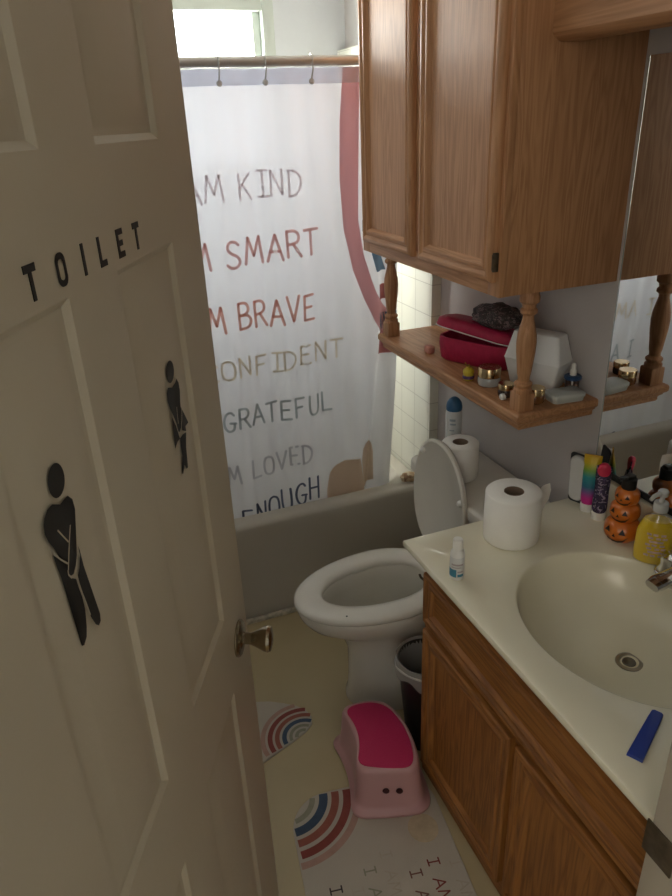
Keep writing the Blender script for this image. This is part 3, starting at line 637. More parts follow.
# ------------------------------------------------------------------ faucet
fy = -1.228
fa = thing('sink_faucet', (-0.075, fy, KZ), 'chrome two handle faucet behind the sink', 'faucet')
bm = NB(); poly_prism(bm, [(p[0], p[1]) for p in rrect(-0.103, -0.047, fy-0.082, fy+0.082, 0.026, 0, 8)], KZ, KZ+0.018, 0.008); part('base_plate', bm, chrome, fa)
bm = NB(); rg = []
for x, z, wy, hz_ in ((-0.062, 0.018, 0.026, 0.0), (-0.066, 0.035, 0.024, 0.0), (-0.078, 0.052, 0.022, 0.0)):
    rg.append([(x+0.022*math.cos(a), fy+wy*math.sin(a), KZ+z) for a in np.linspace(0, 2*PI, 25)[:-1]])
loft(bm, rg)
rg = []
for x, z, wy, th in ((-0.052, 0.046, 0.016, 0.014), (-0.072, 0.052, 0.021, 0.016), (-0.100, 0.053, 0.021, 0.014), (-0.135, 0.050, 0.019, 0.012), (-0.164, 0.046, 0.020, 0.011), (-0.178, 0.043, 0.017, 0.008)):
    rg.append([(x, fy+wy*math.copysign(abs(math.cos(a))**0.7, math.cos(a)), KZ+z+th*math.copysign(abs(math.sin(a))**0.8, math.sin(a))) for a in np.linspace(0, 2*PI, 25)[:-1]])
loft(bm, rg); fix_normals(bm); part('spout', bm, chrome, fa, smooth=50)
for s in (-1, 1):
    yy = fy+s*0.056
    bm = lathe((-0.075, yy, KZ+0.016), [(0.022, 0), (0.022, 0.006), (0.017, 0.018), (0.019, 0.030), (0.017, 0.037), (0.002, 0.040)], 28)
    add_tube(bm, [(-0.070, yy, KZ+0.050), (-0.060, yy+s*0.012, KZ+0.052)], [0.007, 0.006], 12); part('handle', bm, chrome, fa)

# ------------------------------------------------------------------ toilet
TY = -0.500
toi = thing('toilet', (-0.35, TY, 0), 'white toilet with raised lid between tub and vanity', 'toilet')
def egg(xc, af, ab, b, z, n=56, pw=1.0):
    out = []
    for i in range(n):
        a = 2*PI*i/n; c, s = math.cos(a), math.sin(a)
        out.append((xc+(ab if c > 0 else af)*math.copysign(abs(c)**pw, c), TY+b*math.copysign(abs(s)**(1.0 if c <= 0 else 0.8), s), z))
    return out
bm = NB()
rg = [egg(-0.33, 0.258, 0.20, 0.134, 0.0), egg(-0.33, 0.258, 0.20, 0.134, 0.012), egg(-0.33, 0.250, 0.19, 0.126, 0.03), egg(-0.33, 0.246, 0.18, 0.120, 0.10), egg(-0.33, 0.246, 0.17, 0.118, 0.20), egg(-0.34, 0.258, 0.16, 0.122, 0.265),
      egg(-0.38, 0.275, 0.16, 0.134, 0.305), egg(-0.42, 0.285, 0.175, 0.152, 0.338), egg(-0.45, 0.275, 0.20, 0.164, 0.368), egg(-0.45, 0.280, 0.205, 0.168, 0.385), egg(-0.45, 0.278, 0.205, 0.167, 0.398), egg(-0.45, 0.270, 0.20, 0.160, 0.402),
      egg(-0.45, 0.205, 0.15, 0.106, 0.402), egg(-0.45, 0.198, 0.145, 0.101, 0.394), egg(-0.45, 0.200, 0.145, 0.103, 0.35), egg(-0.44, 0.170, 0.125, 0.100, 0.29), egg(-0.42, 0.10, 0.09, 0.070, 0.24), egg(-0.41, 0.05, 0.05, 0.04, 0.21)]
loft(bm, rg); add_box(bm, -0.30, -0.03, TY-0.115, TY+0.115, 0.30, 0.398, 0.02)
fix_normals(bm); part('bowl', bm, ceramic, toi, smooth=60)
part('water', (lambda b: (loft(b, [egg(-0.43, 0.125, 0.10, 0.074, 0.262), egg(-0.43, 0.125, 0.10, 0.074, 0.264)]), b)[1])(NB()), mat('bowl_water', (0.40, 0.42, 0.36), 0.03, var=0.02), toi)
bm = NB()
sr = [((0.284, 0.196, 0.170), 0.404), ((0.289, 0.198, 0.174), 0.410), ((0.288, 0.197, 0.173), 0.419), ((0.280, 0.190, 0.166), 0.4255), ((0.262, 0.176, 0.152), 0.4285), ((0.225, 0.150, 0.122), 0.428), ((0.207, 0.140, 0.104), 0.424), ((0.200, 0.135, 0.098), 0.416), ((0.203, 0.137, 0.101), 0.405)]
R = loft(bm, [egg(-0.45, a, b, c, z) for (a, b, c), z in sr], cap0=False, cap1=False)
for i in range(56):
    k = (i+1) % 56; bm.faces.new((R[-1][i], R[-1][k], R[0][k], R[0][i]))
fix_normals(bm); part('seat', bm, seat_m, toi, smooth=60)
# small chip on the seat front
part('seat_chip', lathe((-0.622, TY-0.115, 0.4272), [(0.004, 0), (0.003, 0.0012), (0.0005, 0.0016)], 10), black_m, toi, label='dark speck on the seat front')
# raised lid: egg slab modelled closed, then turned up about the hinge
def lid_egg(d, z, n=56):
    out = []
    for i in range(n):
        a = 2*PI*i/n; c, s = math.cos(a), math.sin(a)
        out.append((-0.200+((0.190-d) if c > 0 else (0.210-d))*math.copysign(abs(c)**(0.75 if c > 0 else 1), c), (0.158-d)*math.copysign(abs(s)**0.92, s), z))
    return out
HX0, HZ0 = -0.262, 0.432
lm = Matrix.Translation((HX0, TY+0.022, HZ0)) @ Matrix.Rotation(math.radians(90.5), 4, 'Y')
bm = NB(); loft(bm, [lid_egg(0.016, 0.004), lid_egg(0.012, 0.001), lid_egg(0.006, 0.0), lid_egg(0.001, 0.003), lid_egg(0.0, 0.010), lid_egg(0.004, 0.017), lid_egg(0.014, 0.020), lid_egg(0.05, 0.022)])
bmesh.ops.transform(bm, matrix=lm, verts=bm.verts); fix_normals(bm); ld = part('lid', bm, seat_m, toi, smooth=50)
for x, y in ((-0.345, 0.098), (-0.270, -0.128)):
    bm = lathe((x, y, 0.004), [(0.0008, -0.011), (0.006, -0.0105), (0.009, -0.006), (0.010, 0.0)], 16); bmesh.ops.transform(bm, matrix=lm, verts=bm.verts); fix_normals(bm); part('bumper', bm, white_pl, ld)
for y in (-0.07, 0.07):
    part('hinge', box(-0.275, -0.246, TY+y-0.02, TY+y+0.02, 0.402, 0.440, 0.006), seat_m, toi)
bm = NB(); TKY = -0.49
loft(bm, [rrect(-0.215, -0.025, TKY-0.20, TKY+0.20, 0.03, 0.396), rrect(-0.228, -0.020, TKY-0.212, TKY+0.212, 0.03, 0.45), rrect(-0.236, -0.020, TKY-0.222, TKY+0.222, 0.03, 0.662)]); part('tank', bm, ceramic, toi, smooth=50)
bm = NB(); poly_prism(bm, [(p[0], p[1]) for p in rrect(-0.248, -0.012, TKY-0.232, TKY+0.232, 0.03, 0, 8)], 0.662, 0.700, 0.012); part('tank_lid', bm, ceramic, toi, smooth=50)
bm = lathe_axis((-0.236, TKY+0.15, 0.62), (-1, 0, 0), [(0.012, 0), (0.012, 0.008), (0.002, 0.010)], 16); add_tube(bm, [(-0.246, TKY+0.15, 0.62), (-0.250, TKY+0.10, 0.615), (-0.250, TKY+0.07, 0.612)], 0.006, 8); part('flush_lever', bm, chrome, toi)

# ------------------------------------------------------------------ toilet rolls
def toilet_roll(c, r, h, label, tail=None, rz=0.0):
    t = thing('toilet_roll', c, label, 'toilet paper', 'toilet rolls'); n = 48; bm = NB()
    pr = [(0.0235, 0.001), (r-0.004, 0.0), (r, 0.004), (r+0.0008, h*0.5), (r, h-0.004), (r-0.004, h), (0.0240, h-0.001), (0.0237, h*0.5)]
    rings = []
    for q, z in pr: rings.append([(c[0]+q*(1+0.012*math.sin(2*a+0.6))*math.cos(a), c[1]+q*(1+0.012*math.sin(2*a+0.6))*math.sin(a), c[2]+z) for a in [2*PI*i/n for i in range(n)]])
    R = loft(bm, rings, cap0=False, cap1=False)
    for i in range(n):
        k = (i+1) % n; bm.faces.new((R[-1][i], R[-1][k], R[0][k], R[0][i]))
    fix_normals(bm); part('paper', bm, paper_m, t, smooth=50)
    bm = NB(); Rr = [circle(c, q, 32, z=c[2]+z) for q, z in ((0.0233, 0.001), (0.0233, h-0.001), (0.0220, h-0.001), (0.0220, 0.001))]
    Q = loft(bm, Rr, cap0=False, cap1=False)
    for i in range(32):
        k = (i+1) % 32; bm.faces.new((Q[-1][i], Q[-1][k], Q[0][k], Q[0][i]))
    fix_normals(bm); part('core', bm, core_m, t, smooth=60)
    if tail:
        bm = NB(); a0 = tail; G2 = []
        for i in range(9):
            s = i/8; d = Vector((math.cos(a0), math.sin(a0), 0)); tg = Vector((-d.y, d.x, 0)); p = Vector(c)+d*(r+0.0012)+tg*(0.030*s)+d*(0.040*s*s+0.003*math.sin(5*s))
            G2.append([p+Vector((0, 0, h*(0.28+0.30*s*s)))+d*0.001*s, p+Vector((0, 0, h*(0.62+0.16*s)))+d*0.004*s, p+Vector((0, 0, h*(0.99-0.06*s)))])
        V = [[bm.verts.new(q) for q in row] for row in G2]
        for a, b in zip(V, V[1:]):
            for k in (0, 1): bm.faces.new((a[k], b[k], b[k+1], a[k+1]))
        part('loose_sheet', bm, paper_m, t, smooth=60)
    return t
toilet_roll((-0.290, -0.894, KZ+0.0005), 0.067, 0.128, 'large white toilet roll standing on the cream counter', tail=math.radians(-12))
toilet_roll((-0.170, -0.452, 0.7005), 0.056, 0.116, 'white toilet roll standing on the toilet tank')

# spray can on the tank
sp = thing('spray_can', (-0.118, -0.322, 0.7005), 'white spray can with blue cap behind the toilet roll on the tank', 'spray can')
blue_m = mat('blue_plastic', (0.035, 0.13, 0.26), 0.35)
c = (-0.118, -0.322, 0.7005)
part('can', lathe(c, [(0.024, 0), (0.0255, 0.003), (0.0255, 0.152), (0.024, 0.159), (0.0215, 0.164)], 32), mat('pale_can', (0.62, 0.64, 0.64), 0.3, var=0.03), sp)
part('cap', lathe(c, [(0.0245, 0.163), (0.0255, 0.166), (0.0255, 0.176), (0.023, 0.188), (0.016, 0.199), (0.007, 0.205), (0.001, 0.207)], 32), blue_m, sp)
def on_cyl(c, r): return lambda s, z: Vector((c[0]+r*math.cos(s), c[1]+r*math.sin(s), c[2]+z))
bm = NB(); a0 = math.radians(235)
f_ = on_cyl(c, 0.0258)
for z, w1, w2, wd in ((0.135, -0.45, 0.30, 0.008), (0.121, -0.40, 0.35, 0.006), (0.100, -0.45, 0.2, 0.004), (0.080, -0.45, 0.10, 0.004), (0.072, -0.45, 0.25, 0.004)):
    for x0, x1 in ((w1, w2),):
        pts = [(a0+x0+(x1-x0)*i/8, z) for i in range(9)]
        vv = [[bm.verts.new(f_(s, zz-wd/2)), bm.verts.new(f_(s, zz+wd/2))] for s, zz in pts]
        for p, q in zip(vv, vv[1:]): bm.faces.new((p[0], q[0], q[1], p[1]))
part('label_print', bm, mat('grey_print', (0.30, 0.36, 0.40), 0.4), sp)

# ------------------------------------------------------------------ waste bin
bc2 = Vector((-0.440, -0.745, 0.0))
wb = thing('waste_bin', bc2, 'small black bin with a plastic bag between toilet and vanity', 'bin')
bm = NB(); R = loft(bm, [circle(bc2, 0.050, 40, z=0.0), circle(bc2, 0.0505, 40, z=0.004), circle(bc2, 0.076, 40, z=0.310), circle(bc2, 0.079, 40, z=0.314), circle(bc2, 0.079, 40, z=0.321), circle(bc2, 0.074, 40, z=0.321), circle(bc2, 0.048, 40, z=0.010)]); fix_normals(bm)
part('bucket', bm, black_m, wb)
bag_m, t_, b_ = new_mat('clear_bin_bag'); b_.inputs['Base Color'].default_value = (0.75, 0.74, 0.72, 1); b_.inputs['Roughness'].default_value = 0.3; b_.inputs['Alpha'].default_value = 0.35
bm = NB(); rg = []
for k, (r, z) in enumerate(((0.054, 0.12), (0.062, 0.22), (0.0725, 0.305), (0.0745, 0.3235), (0.0795, 0.3265), (0.0822, 0.321), (0.083, 0.308), (0.0815, 0.290), (0.083, 0.272))):
    rg.append([(bc2.x+(r+(0.0015*math.sin(9*a+k) if k > 4 else 0))*math.cos(a), bc2.y+(r+(0.0015*math.sin(9*a+k) if k > 4 else 0))*math.sin(a), z+(0.010*math.sin(4*a)+0.006*math.sin(7*a+1))*(1 if k == 8 else 0)) for a in [2*PI*i/48 for i in range(48)]])
loft(bm, rg, cap0=False, cap1=False); ln = part('bag', bm, bag_m, wb, smooth=70, label='clear plastic bag folded over the rim')
bm = NB(); add_tube(bm, [(bc2.x+0.0835*math.cos(a), bc2.y+0.0835*math.sin(a), 0.302+0.008*math.sin(a*2+0.5)) for a in np.linspace(0, 2*PI, 41)[:-1]], 0.0032, 8, closed=True); part('bag_band', bm, mat('grey_band', (0.45, 0.44, 0.43), 0.5), wb)
# hook on the vanity side
bm = NB(); add_box(bm, VX+0.004, VX+0.016, VY1+0.0005, VY1+0.004, 0.63, 0.66, 0.001); add_tube(bm, [(VX+0.010, VY1+0.004, 0.650), (VX+0.006, VY1+0.016, 0.648), (VX-0.001, VY1+0.024, 0.655), (VX-0.004, VY1+0.025, 0.664)], 0.0032, 8)
single('hook', bm, bronze, (VX+0.01, VY1, 0.63), 'small dark hook on the side of the vanity by the toilet seat', 'hook')

# ------------------------------------------------------------------ step stool
st_base = Vector((-0.635, -0.80, 0))
pink = mat('pale_pink_plastic', (0.55, 0.31, 0.31), 0.38, var=0.02)
hot = mat('hot_pink_rubber', (0.52, 0.018, 0.10), 0.6, var=0.05, bump=0.5, bscale=350)
ss = thing('step_stool', st_base, 'pink toddler step stool with hot pink grip pad', 'step stool')
STZ = 0.150
# top outline corners (world): front-left, front-right, back-right, back-left, sides bow to the right
FL, FR, BR, BL = Vector((-0.722, -0.886)), Vector((-0.566, -0.955)), Vector((-0.545, -0.700)), Vector((-0.682, -0.676))
def stool_outline(grow, corner, bow=0.026, n=14, fx=0.0):
    c0 = (FL+FR+BR+BL)/4
    q = []
    for a in (FL, FR, BR, BL):
        d = a-c0; q.append(a + Vector((grow*math.copysign(1, d.x), grow*math.copysign(1, d.y))))
    def side(a, b, w_):
        d = b-a; nn = Vector((d.y, -d.x)).normalized(); L_ = d.length
        return [a+d*t+nn*w_*4*t*(1-t) for t in np.linspace(corner/L_, 1-corner/L_, n)]
    segs = [side(q[0], q[1], 0.006), side(q[1], q[2], bow), side(q[2], q[3], 0.012), side(q[3], q[0], -bow*0.95)]
    out = []
    for i in range(4):
        a, b = segs[i], segs[(i+1) % 4]; out += a; cpt = q[(i+1) % 4]
        for t in np.linspace(0, 1, 7)[1:-1]: out.append(a[-1]*(1-t)**2+cpt*2*t*(1-t)+b[0]*t*t)
    return out
def ring2(o_, z): return [(p.x, p.y, z) for p in o_]
bm = NB()
rg = [ring2(stool_outline(0.0270, 0.045), 0.0), ring2(stool_outline(0.0285, 0.045), 0.006), ring2(stool_outline(0.0265, 0.045), 0.012), ring2(stool_outline(0.0165, 0.042), 0.018), ring2(stool_outline(0.0120, 0.040), 0.030), ring2(stool_outline(0.0070, 0.038), 0.075), ring2(stool_outline(0.003, 0.036), STZ-0.014), ring2(stool_outline(0.0005, 0.036), STZ-0.006), ring2(stool_outline(-0.003, 0.035), STZ-0.0015), ring2(stool_outline(-0.006, 0.034), STZ), ring2(stool_outline(-0.0090, 0.032), STZ), ring2(stool_outline(-0.0098, 0.032), STZ-0.002)]
loft(bm, rg); fix_normals(bm); part('body', bm, pink, ss, smooth=60)
bm = NB(); loft(bm, [ring2(stool_outline(-0.0100, 0.032), STZ-0.0019), ring2(stool_outline(-0.0102, 0.032), STZ-0.0006), ring2(stool_outline(-0.012, 0.031), STZ+0.0002)]); part('grip_pad', bm, hot, ss, smooth=60)
fd = (FR-FL).normalized(); fn = Vector((fd.y, -fd.x)); fm = (FL+FR)/2
for s in (-0.002, 0.034):
    p = fm+fd*s+fn*0.0142; bm = lathe_axis((p.x, p.y, 0.083), (fn.x, fn.y, 0.06), [(0.0005, -0.002), (0.0085, -0.002), (0.0095, 0.0), (0.0085, 0.0012), (0.0005, 0.0013)], 20); part('hole', bm, mat('dark_hole', (0.05, 0.012, 0.015), 0.8), ss)
ss.location.z = 0.0076

# ------------------------------------------------------------------ rugs
rug_w = mat('white_flocked_rug', (0.48, 0.43, 0.36), 0.95, var=0.04, bump=0.3, bscale=400)
pr_m = {k: mat('rug_print_'+k, c, 0.95, var=0.08, scale=60) for k, c in dict(sage=(0.28, 0.27, 0.20), blue=(0.055, 0.085, 0.135), rust=(0.30, 0.10, 0.07), wine=(0.23, 0.055, 0.045), blush=(0.42, 0.26, 0.21), tan=(0.48, 0.39, 0.27), dark=(0.06, 0.045, 0.05), faint=(0.46, 0.40, 0.33), brown=(0.22, 0.11, 0.09)).items()}
MH = 0.007
def clip_arc(cx, cy, r, inside, a0, a1, n=90):
    runs, cur_ = [], []
    for i in range(n+1):
        a = a0+(a1-a0)*i/n; p = (cx+r*math.cos(a), cy+r*math.sin(a))
        if inside(p): cur_.append(p)
        else:
            if len(cur_) > 2: runs.append(cur_)
            cur_ = []
    if len(cur_) > 2: runs.append(cur_)
    return runs
def in_poly(pts):
    def f(p):
        c_ = False; n = len(pts)
        for i in range(n):
            (x1, y1), (x2, y2) = pts[i][:2], pts[(i+1) % n][:2]
            if (y1 > p[1]) != (y2 > p[1]) and p[0] < (x2-x1)*(p[1]-y1)/(y2-y1)+x1: c_ = not c_
        return c_
    return f
# large rug: local frame, x along its short side, turned a little
ma = math.radians(-8.0); MO = Vector((-0.889, -0.792))
def ML(u, v): return (MO.x+u*math.cos(ma)-v*math.sin(ma), MO.y+u*math.sin(ma)+v*math.cos(ma))
ol = [ML(p[0], p[1]) for p in rrect(0.0, 0.40, -0.72, 0.0, 0.105, 0, 10)]
rug = thing('bath_rug', (-0.70, -1.1, 0), 'white bath rug with corner rainbow and affirmation text under the step stool', 'bath mat')
bm = NB(); poly_prism(bm, ol, 0.0005, MH, 0.003); part('pile', bm, rug_w, rug)
inn = in_poly([ML(p[0], p[1]) for p in rrect(0.003, 0.397, -0.717, -0.003, 0.102, 0, 10)])
flat = lambda x, y: Vector((x, y, MH+0.0006))
cx_, cy_ = ML(0.0, 0.0)
for r, wd, k in ((0.040, 0.022, 'sage'), (0.070, 0.015, 'sage'), (0.101, 0.024, 'blue'), (0.134, 0.021, 'rust'), (0.167, 0.022, 'wine'), (0.196, 0.018, 'blush')):
    bm = NB()
    for run in clip_arc(cx_, cy_, r, inn, -PI*0.75, PI*0.25): add_ribbon(bm, run, wd, flat, 0, False)
    part('rainbow_band', bm, pr_m[k], rug)
cxx, cyy = ML(0.335, -0.175); bm = NB()
vv = [bm.verts.new(flat(cxx+0.04*math.cos(a), cyy+0.042*math.sin(a))) for a in np.linspace(0, 2*PI, 25)[:-1]]; bm.faces.new(vv); part('arch_print', bm, pr_m['tan'], rug)
td = Vector((-0.16, -0.985)).normalized(); tp = Vector((td.y, -td.x))   # reading direction and the letters' up direction
def txt(px, py, text, k, h=0.028, adv=0.0315, wd=0.0038):
    o_ = Vector((px, py))
    def sf(s, t_): q = o_+td*s-tp*t_; return Vector((q.x, q.y, MH+0.0006))
    write(lambda bm: part('printed_letter', bm, pr_m[k], rug), text, sf, 0, 0, adv, h, wd, jitter=0.003)
for px, py, tx, k in ((-0.865, -1.062, 'I AM KIND', 'dark'), (-0.817, -1.085, 'I AM LOVED', 'faint'), (-0.770, -1.050, 'I AM BRAVE', 'sage'), (-0.716, -1.026, 'I AM CONFIDENT', 'faint'), (-0.668, -1.100, 'I AM GRATEFUL', 'brown'), (-0.614, -1.090, 'I AM SMART', 'wine'), (-0.563, -1.115, 'I AM ENOUGH', 'faint')):
    txt(px, py, tx, k)
# small rug beyond, its rounded end showing past the door
rug2 = thing('bath_rug', (-0.95, -0.55, 0), 'smaller white rug with rainbow at its rounded end, beside the door edge', 'bath mat')
o2 = [(-0.871, -0.404), (-0.83, -0.420), (-0.79, -0.446), (-0.755, -0.474), (-0.733, -0.500), (-0.724, -0.534), (-0.733, -0.562), (-0.760, -0.583), (-0.800, -0.600), (-0.857, -0.621), (-0.92, -0.644), (-1.15, -0.725), (-1.24, -0.50), (-1.05, -0.36), (-0.96, -0.375)]
bm = NB(); poly_prism(bm, o2, 0.0005, MH, 0.003); part('pile', bm, rug_w, rug2)
c0 = Vector((-0.815, -0.51)); inn2 = in_poly([((x-c0.x)*0.985+c0.x, (y-c0.y)*0.985+c0.y) for x, y in o2])
cx_, cy_ = -0.772, -0.598
for r, wd, k in ((0.022, 0.011, 'sage'), (0.040, 0.010, 'sage'), (0.060, 0.014, 'blue'), (0.082, 0.014, 'rust'), (0.104, 0.015, 'wine'), (0.126, 0.014, 'blush')):
    bm = NB()
    for run in clip_arc(cx_, cy_, r, inn2, -0.35*PI, 1.65*PI): add_ribbon(bm, run, wd, flat, 0, False)
    if len(bm.faces): part('rainbow_band', bm, pr_m[k], rug2)
    else: bm.free()

# ------------------------------------------------------------------ things on the counter
def lathe_thing(name, c, label, cat, group=None): return thing(name, c, label, cat, group)
c = Vector((-0.494, -0.984, KZ+0.0005)); b = thing('pill_bottle', c, 'small white bottle with blue label at the counter corner', 'bottle')
part('bottle', lathe(c, [(0.0145, 0), (0.016, 0.002), (0.016, 0.064), (0.0145, 0.071), (0.0105, 0.076), (0.0100, 0.080)], 32), white_pl, b)
part('cap', lathe(c, [(0.0112, 0.0785), (0.0118, 0.080), (0.0114, 0.098), (0.0100, 0.1015), (0.001, 0.103)], 28), mat('white_cap', (0.80, 0.79, 0.74), 0.4, var=0.02), b)
def wrap(c, r, a0, a1, z0, z1, mi=0, bm=None, n=14):
    bm = bm or NB(); f_ = on_cyl(c, r); v = [[bm.verts.new(f_(a0+(a1-a0)*i/n, z0)), bm.verts.new(f_(a0+(a1-a0)*i/n, z1))] for i in range(n+1)]
    for p, q in zip(v, v[1:]): f = bm.faces.new((p[0], q[0], q[1], p[1])); f.material_index = mi
    return bm
va = math.radians(238)
lbm = wrap(c, 0.0162, va-1.6, va+1.6, 0.008, 0.060, 0)
wrap(c, 0.0164, va-1.6, va-0.05, 0.010, 0.030, 1, lbm); wrap(c, 0.0164, va+0.1, va+1.0, 0.011, 0.018, 1, lbm); wrap(c, 0.0164, va-0.8, va+0.9, 0.040, 0.0445, 2, lbm); wrap(c, 0.0164, va-0.8, va+0.6, 0.034, 0.0365, 2, lbm); wrap(c, 0.0164, va+0.1, va+0.9, 0.022, 0.026, 2, lbm)
part('label', lbm, [mat('paper_label', (0.66, 0.66, 0.64), 0.5), mat('teal_label_block', (0.05, 0.22, 0.32), 0.5), mat('label_grey_text', (0.42, 0.36, 0.36), 0.5)], b)

# comb
cA, cB = Vector((-0.385, -1.466)), Vector((-0.486, -1.522)); d = (cB-cA).normalized(); nn = Vector((-d.y, d.x)); L_ = (cB-cA).length
bm = NB()
ols = [cA-nn*0.0095, cA+d*0.02-nn*0.0105, cB-nn*0.0125, cB+nn*0.0125, cA+d*0.02+nn*0.0105, cA+nn*0.0095, cA-d*0.003+nn*0.006, cA-d*0.003-nn*0.006]
poly_prism(bm, [(p.x, p.y) for p in ols], KZ+0.0004, KZ+0.0062, 0.0015)
single('comb', bm, mat('royal_blue_plastic', (0.02, 0.05, 0.30), 0.4, var=0.05), ((cA+cB)/2).to_3d()+Vector((0, 0, KZ)), 'flat royal blue comb lying at the front of the counter', 'comb', smooth=40)

# pumpkin soap dispenser
pb = Vector((-0.062, -1.016, KZ+0.0005)); pk = thing('pumpkin_soap_dispenser', pb, 'orange soap dispenser of three stacked jack-o-lanterns', 'soap dispenser')
org = mat('orange_glazed_pumpkin', (0.62, 0.16, 0.015), 0.3, var=0.15, scale=30, coat=0.2); bk = mat('black_painted_face', (0.02, 0.012, 0.008), 0.5)
bm = NB(); STK = [(0.043, 0.033, 0.031), (0.0355, 0.082, 0.027), (0.0290, 0.122, 0.023)]
def pump_r(R_, a): return R_*(1-0.05*abs(math.cos(4*a))**3)
for R_, zc, hz_ in STK:
    rg = []
    for k in range(15):
        ph = -PI/2+PI*k/14; rr = max(0.0005, abs(math.cos(ph))**0.75)
        rg.append([(pb.x+pump_r(R_, 2*PI*i/48)*rr*math.cos(2*PI*i/48), pb.y+pump_r(R_, 2*PI*i/48)*rr*math.sin(2*PI*i/48), pb.z+zc+hz_*math.sin(ph)) for i in range(48)])
    loft(bm, rg)
part('bottle', bm, org, pk, smooth=60)
fa0 = math.radians(203)
def on_pump(R_, zc, hz_):
    def f_(s, t_):   # s sideways, t up, in metres from the face centre
        ph = max(-1.4, min(1.4, t_/hz_)); a = fa0+s/R_; rr = abs(math.cos(ph))**0.75*R_+0.0016
        return Vector((pb.x+rr*math.cos(a), pb.y+rr*math.sin(a), pb.z+zc+hz_*math.sin(ph)))
    return f_
for R_, zc, hz_ in STK:
    f_ = on_pump(R_, zc, hz_); q = 1.42*R_/0.043; bm = NB()
    for s in (-0.014, 0.012):
        v = [bm.verts.new(f_(s*q+x*q, y*q)) for x, y in ((-0.0055, 0.003), (0.0055, 0.003), (0.000, 0.0135))]; bm.faces.new(v)
    v = [bm.verts.new(f_(x*q-0.001, y*q)) for x, y in ((-0.003, -0.003), (0.003, -0.003), (0, 0.003))]; bm.faces.new(v)
    up_ = [(-0.022, 0.000), (-0.014, -0.008), (-0.005, -0.011), (0.005, -0.011), (0.014, -0.008), (0.022, 0.000)]; lo = [(-0.022, 0.000), (-0.015, -0.013), (-0.006, -0.019), (0.006, -0.019), (0.015, -0.013), (0.022, 0.000)]
    A = [bm.verts.new(f_(x*q, y*q)) for x, y in up_]; B = [bm.verts.new(f_(x*q, y*q-0.0006)) for x, y in lo]
    for i in range(5): bm.faces.new((B[i], B[i+1], A[i+1], A[i]))
    add_ribbon(bm, [(-0.040*q+0.0*i, 0.0) for i in range(0)] or [(-R_*1.15, 0.010*q-0.0), (-R_*1.10, -0.004*q), (-R_*0.95, -0.014*q)], 0.0022, f_, 0, False)
    part('face', bm, bk, pk)
bm = lathe(pb, [(0.016, 0.140), (0.0165, 0.143), (0.0165, 0.166), (0.015, 0.168), (0.006, 0.169)], 28); add_box(bm, pb.x-0.011, pb.x+0.011, pb.y-0.009, pb.y+0.009, pb.z+0.166, pb.z+0.176, 0.003); add_box(bm, pb.x-0.036, pb.x-0.006, pb.y-0.006, pb.y+0.006, pb.z+0.168, pb.z+0.175, 0.002)
part('pump', bm, black_m, pk)

# yellow hand soap
sb = Vector((-0.060, -1.112, KZ+0.0005)); so = thing('hand_soap_bottle', sb, 'clear pump bottle of yellow hand soap beside the pumpkin dispenser', 'soap dispenser')
yel = mat('yellow_liquid_soap', (0.90, 0.64, 0.02), 0.2, var=0.05)
clr = thin_glass('clear_bottle_plastic', (0.97, 0.96, 0.92), 0.10, 0.05)
def oval(c, a, b_, z, n=40, rot=math.radians(135)):
    return [(c.x+a*math.cos(t)*math.cos(rot)-b_*math.sin(t)*math.sin(rot), c.y+a*math.cos(t)*math.sin(rot)+b_*math.sin(t)*math.cos(rot), c.z+z) for t in [2*PI*i/n for i in range(n)]]
BP = [(0.038, 0.022, 0.0), (0.041, 0.025, 0.004), (0.043, 0.027, 0.030), (0.042, 0.026, 0.075), (0.038, 0.0235, 0.098), (0.028, 0.020, 0.114), (0.016, 0.015, 0.124), (0.0135, 0.0135, 0.128), (0.0135, 0.0135, 0.136)]
bm = NB(); loft(bm, [oval(sb, a, b_, z) for a, b_, z in BP]); part('bottle', bm, clr, so, smooth=60)
bm = NB(); loft(bm, [oval(sb, a-0.0018, b_-0.0018, z+0.002) for a, b_, z in BP[:4]]+[oval(sb, 0.0350, 0.0220, 0.096), oval(sb, 0.0285, 0.0195, 0.110)]); part('soap', bm, yel, so, smooth=60)
bm = NB()
for r0 in range(7):
    z = 0.026+r0*0.009
    for k in range(3):
        s0 = -0.020+k*0.013+0.004*math.sin(r0*2.1+k); ww = 0.010
        rt_ = math.radians(135); d2 = Vector((math.cos(rt_), math.sin(rt_), 0)); n2 = Vector((-math.sin(rt_), math.cos(rt_), 0))
        def fs(s, zz): 
            b_ = 0.0272*math.sqrt(max(0.05, 1-(s/0.0432)**2)); q = sb+d2*s+n2*(b_+0.0004); return Vector((q.x, q.y, sb.z+zz))
        bm.faces.new([bm.verts.new(fs(s, zz)) for s, zz in ((s0+ww, z), (s0, z), (s0, z+0.0055), (s0+ww, z+0.0055))])
part('label_print', bm, mat('pink_white_label', (0.72, 0.52, 0.42), 0.5, var=0.3, scale=90), so)
bm = lathe(sb, [(0.0155, 0.132), (0.0160, 0.134), (0.0160, 0.150), (0.0145, 0.153), (0.006, 0.154), (0.005, 0.168), (0.0105, 0.169), (0.0115, 0.172), (0.0115, 0.180), (0.009, 0.183), (0.001, 0.184)], 28)
add_tube(bm, [(sb.x-0.006, sb.y, sb.z+0.177), (sb.x-0.030, sb.y-0.004, sb.z+0.177), (sb.x-0.040, sb.y-0.006, sb.z+0.171)], [0.006, 0.0048, 0.004], 12)
part('pump', bm, mat('milky_pump_plastic', (0.78, 0.78, 0.75), 0.25, trans=0.2), so)

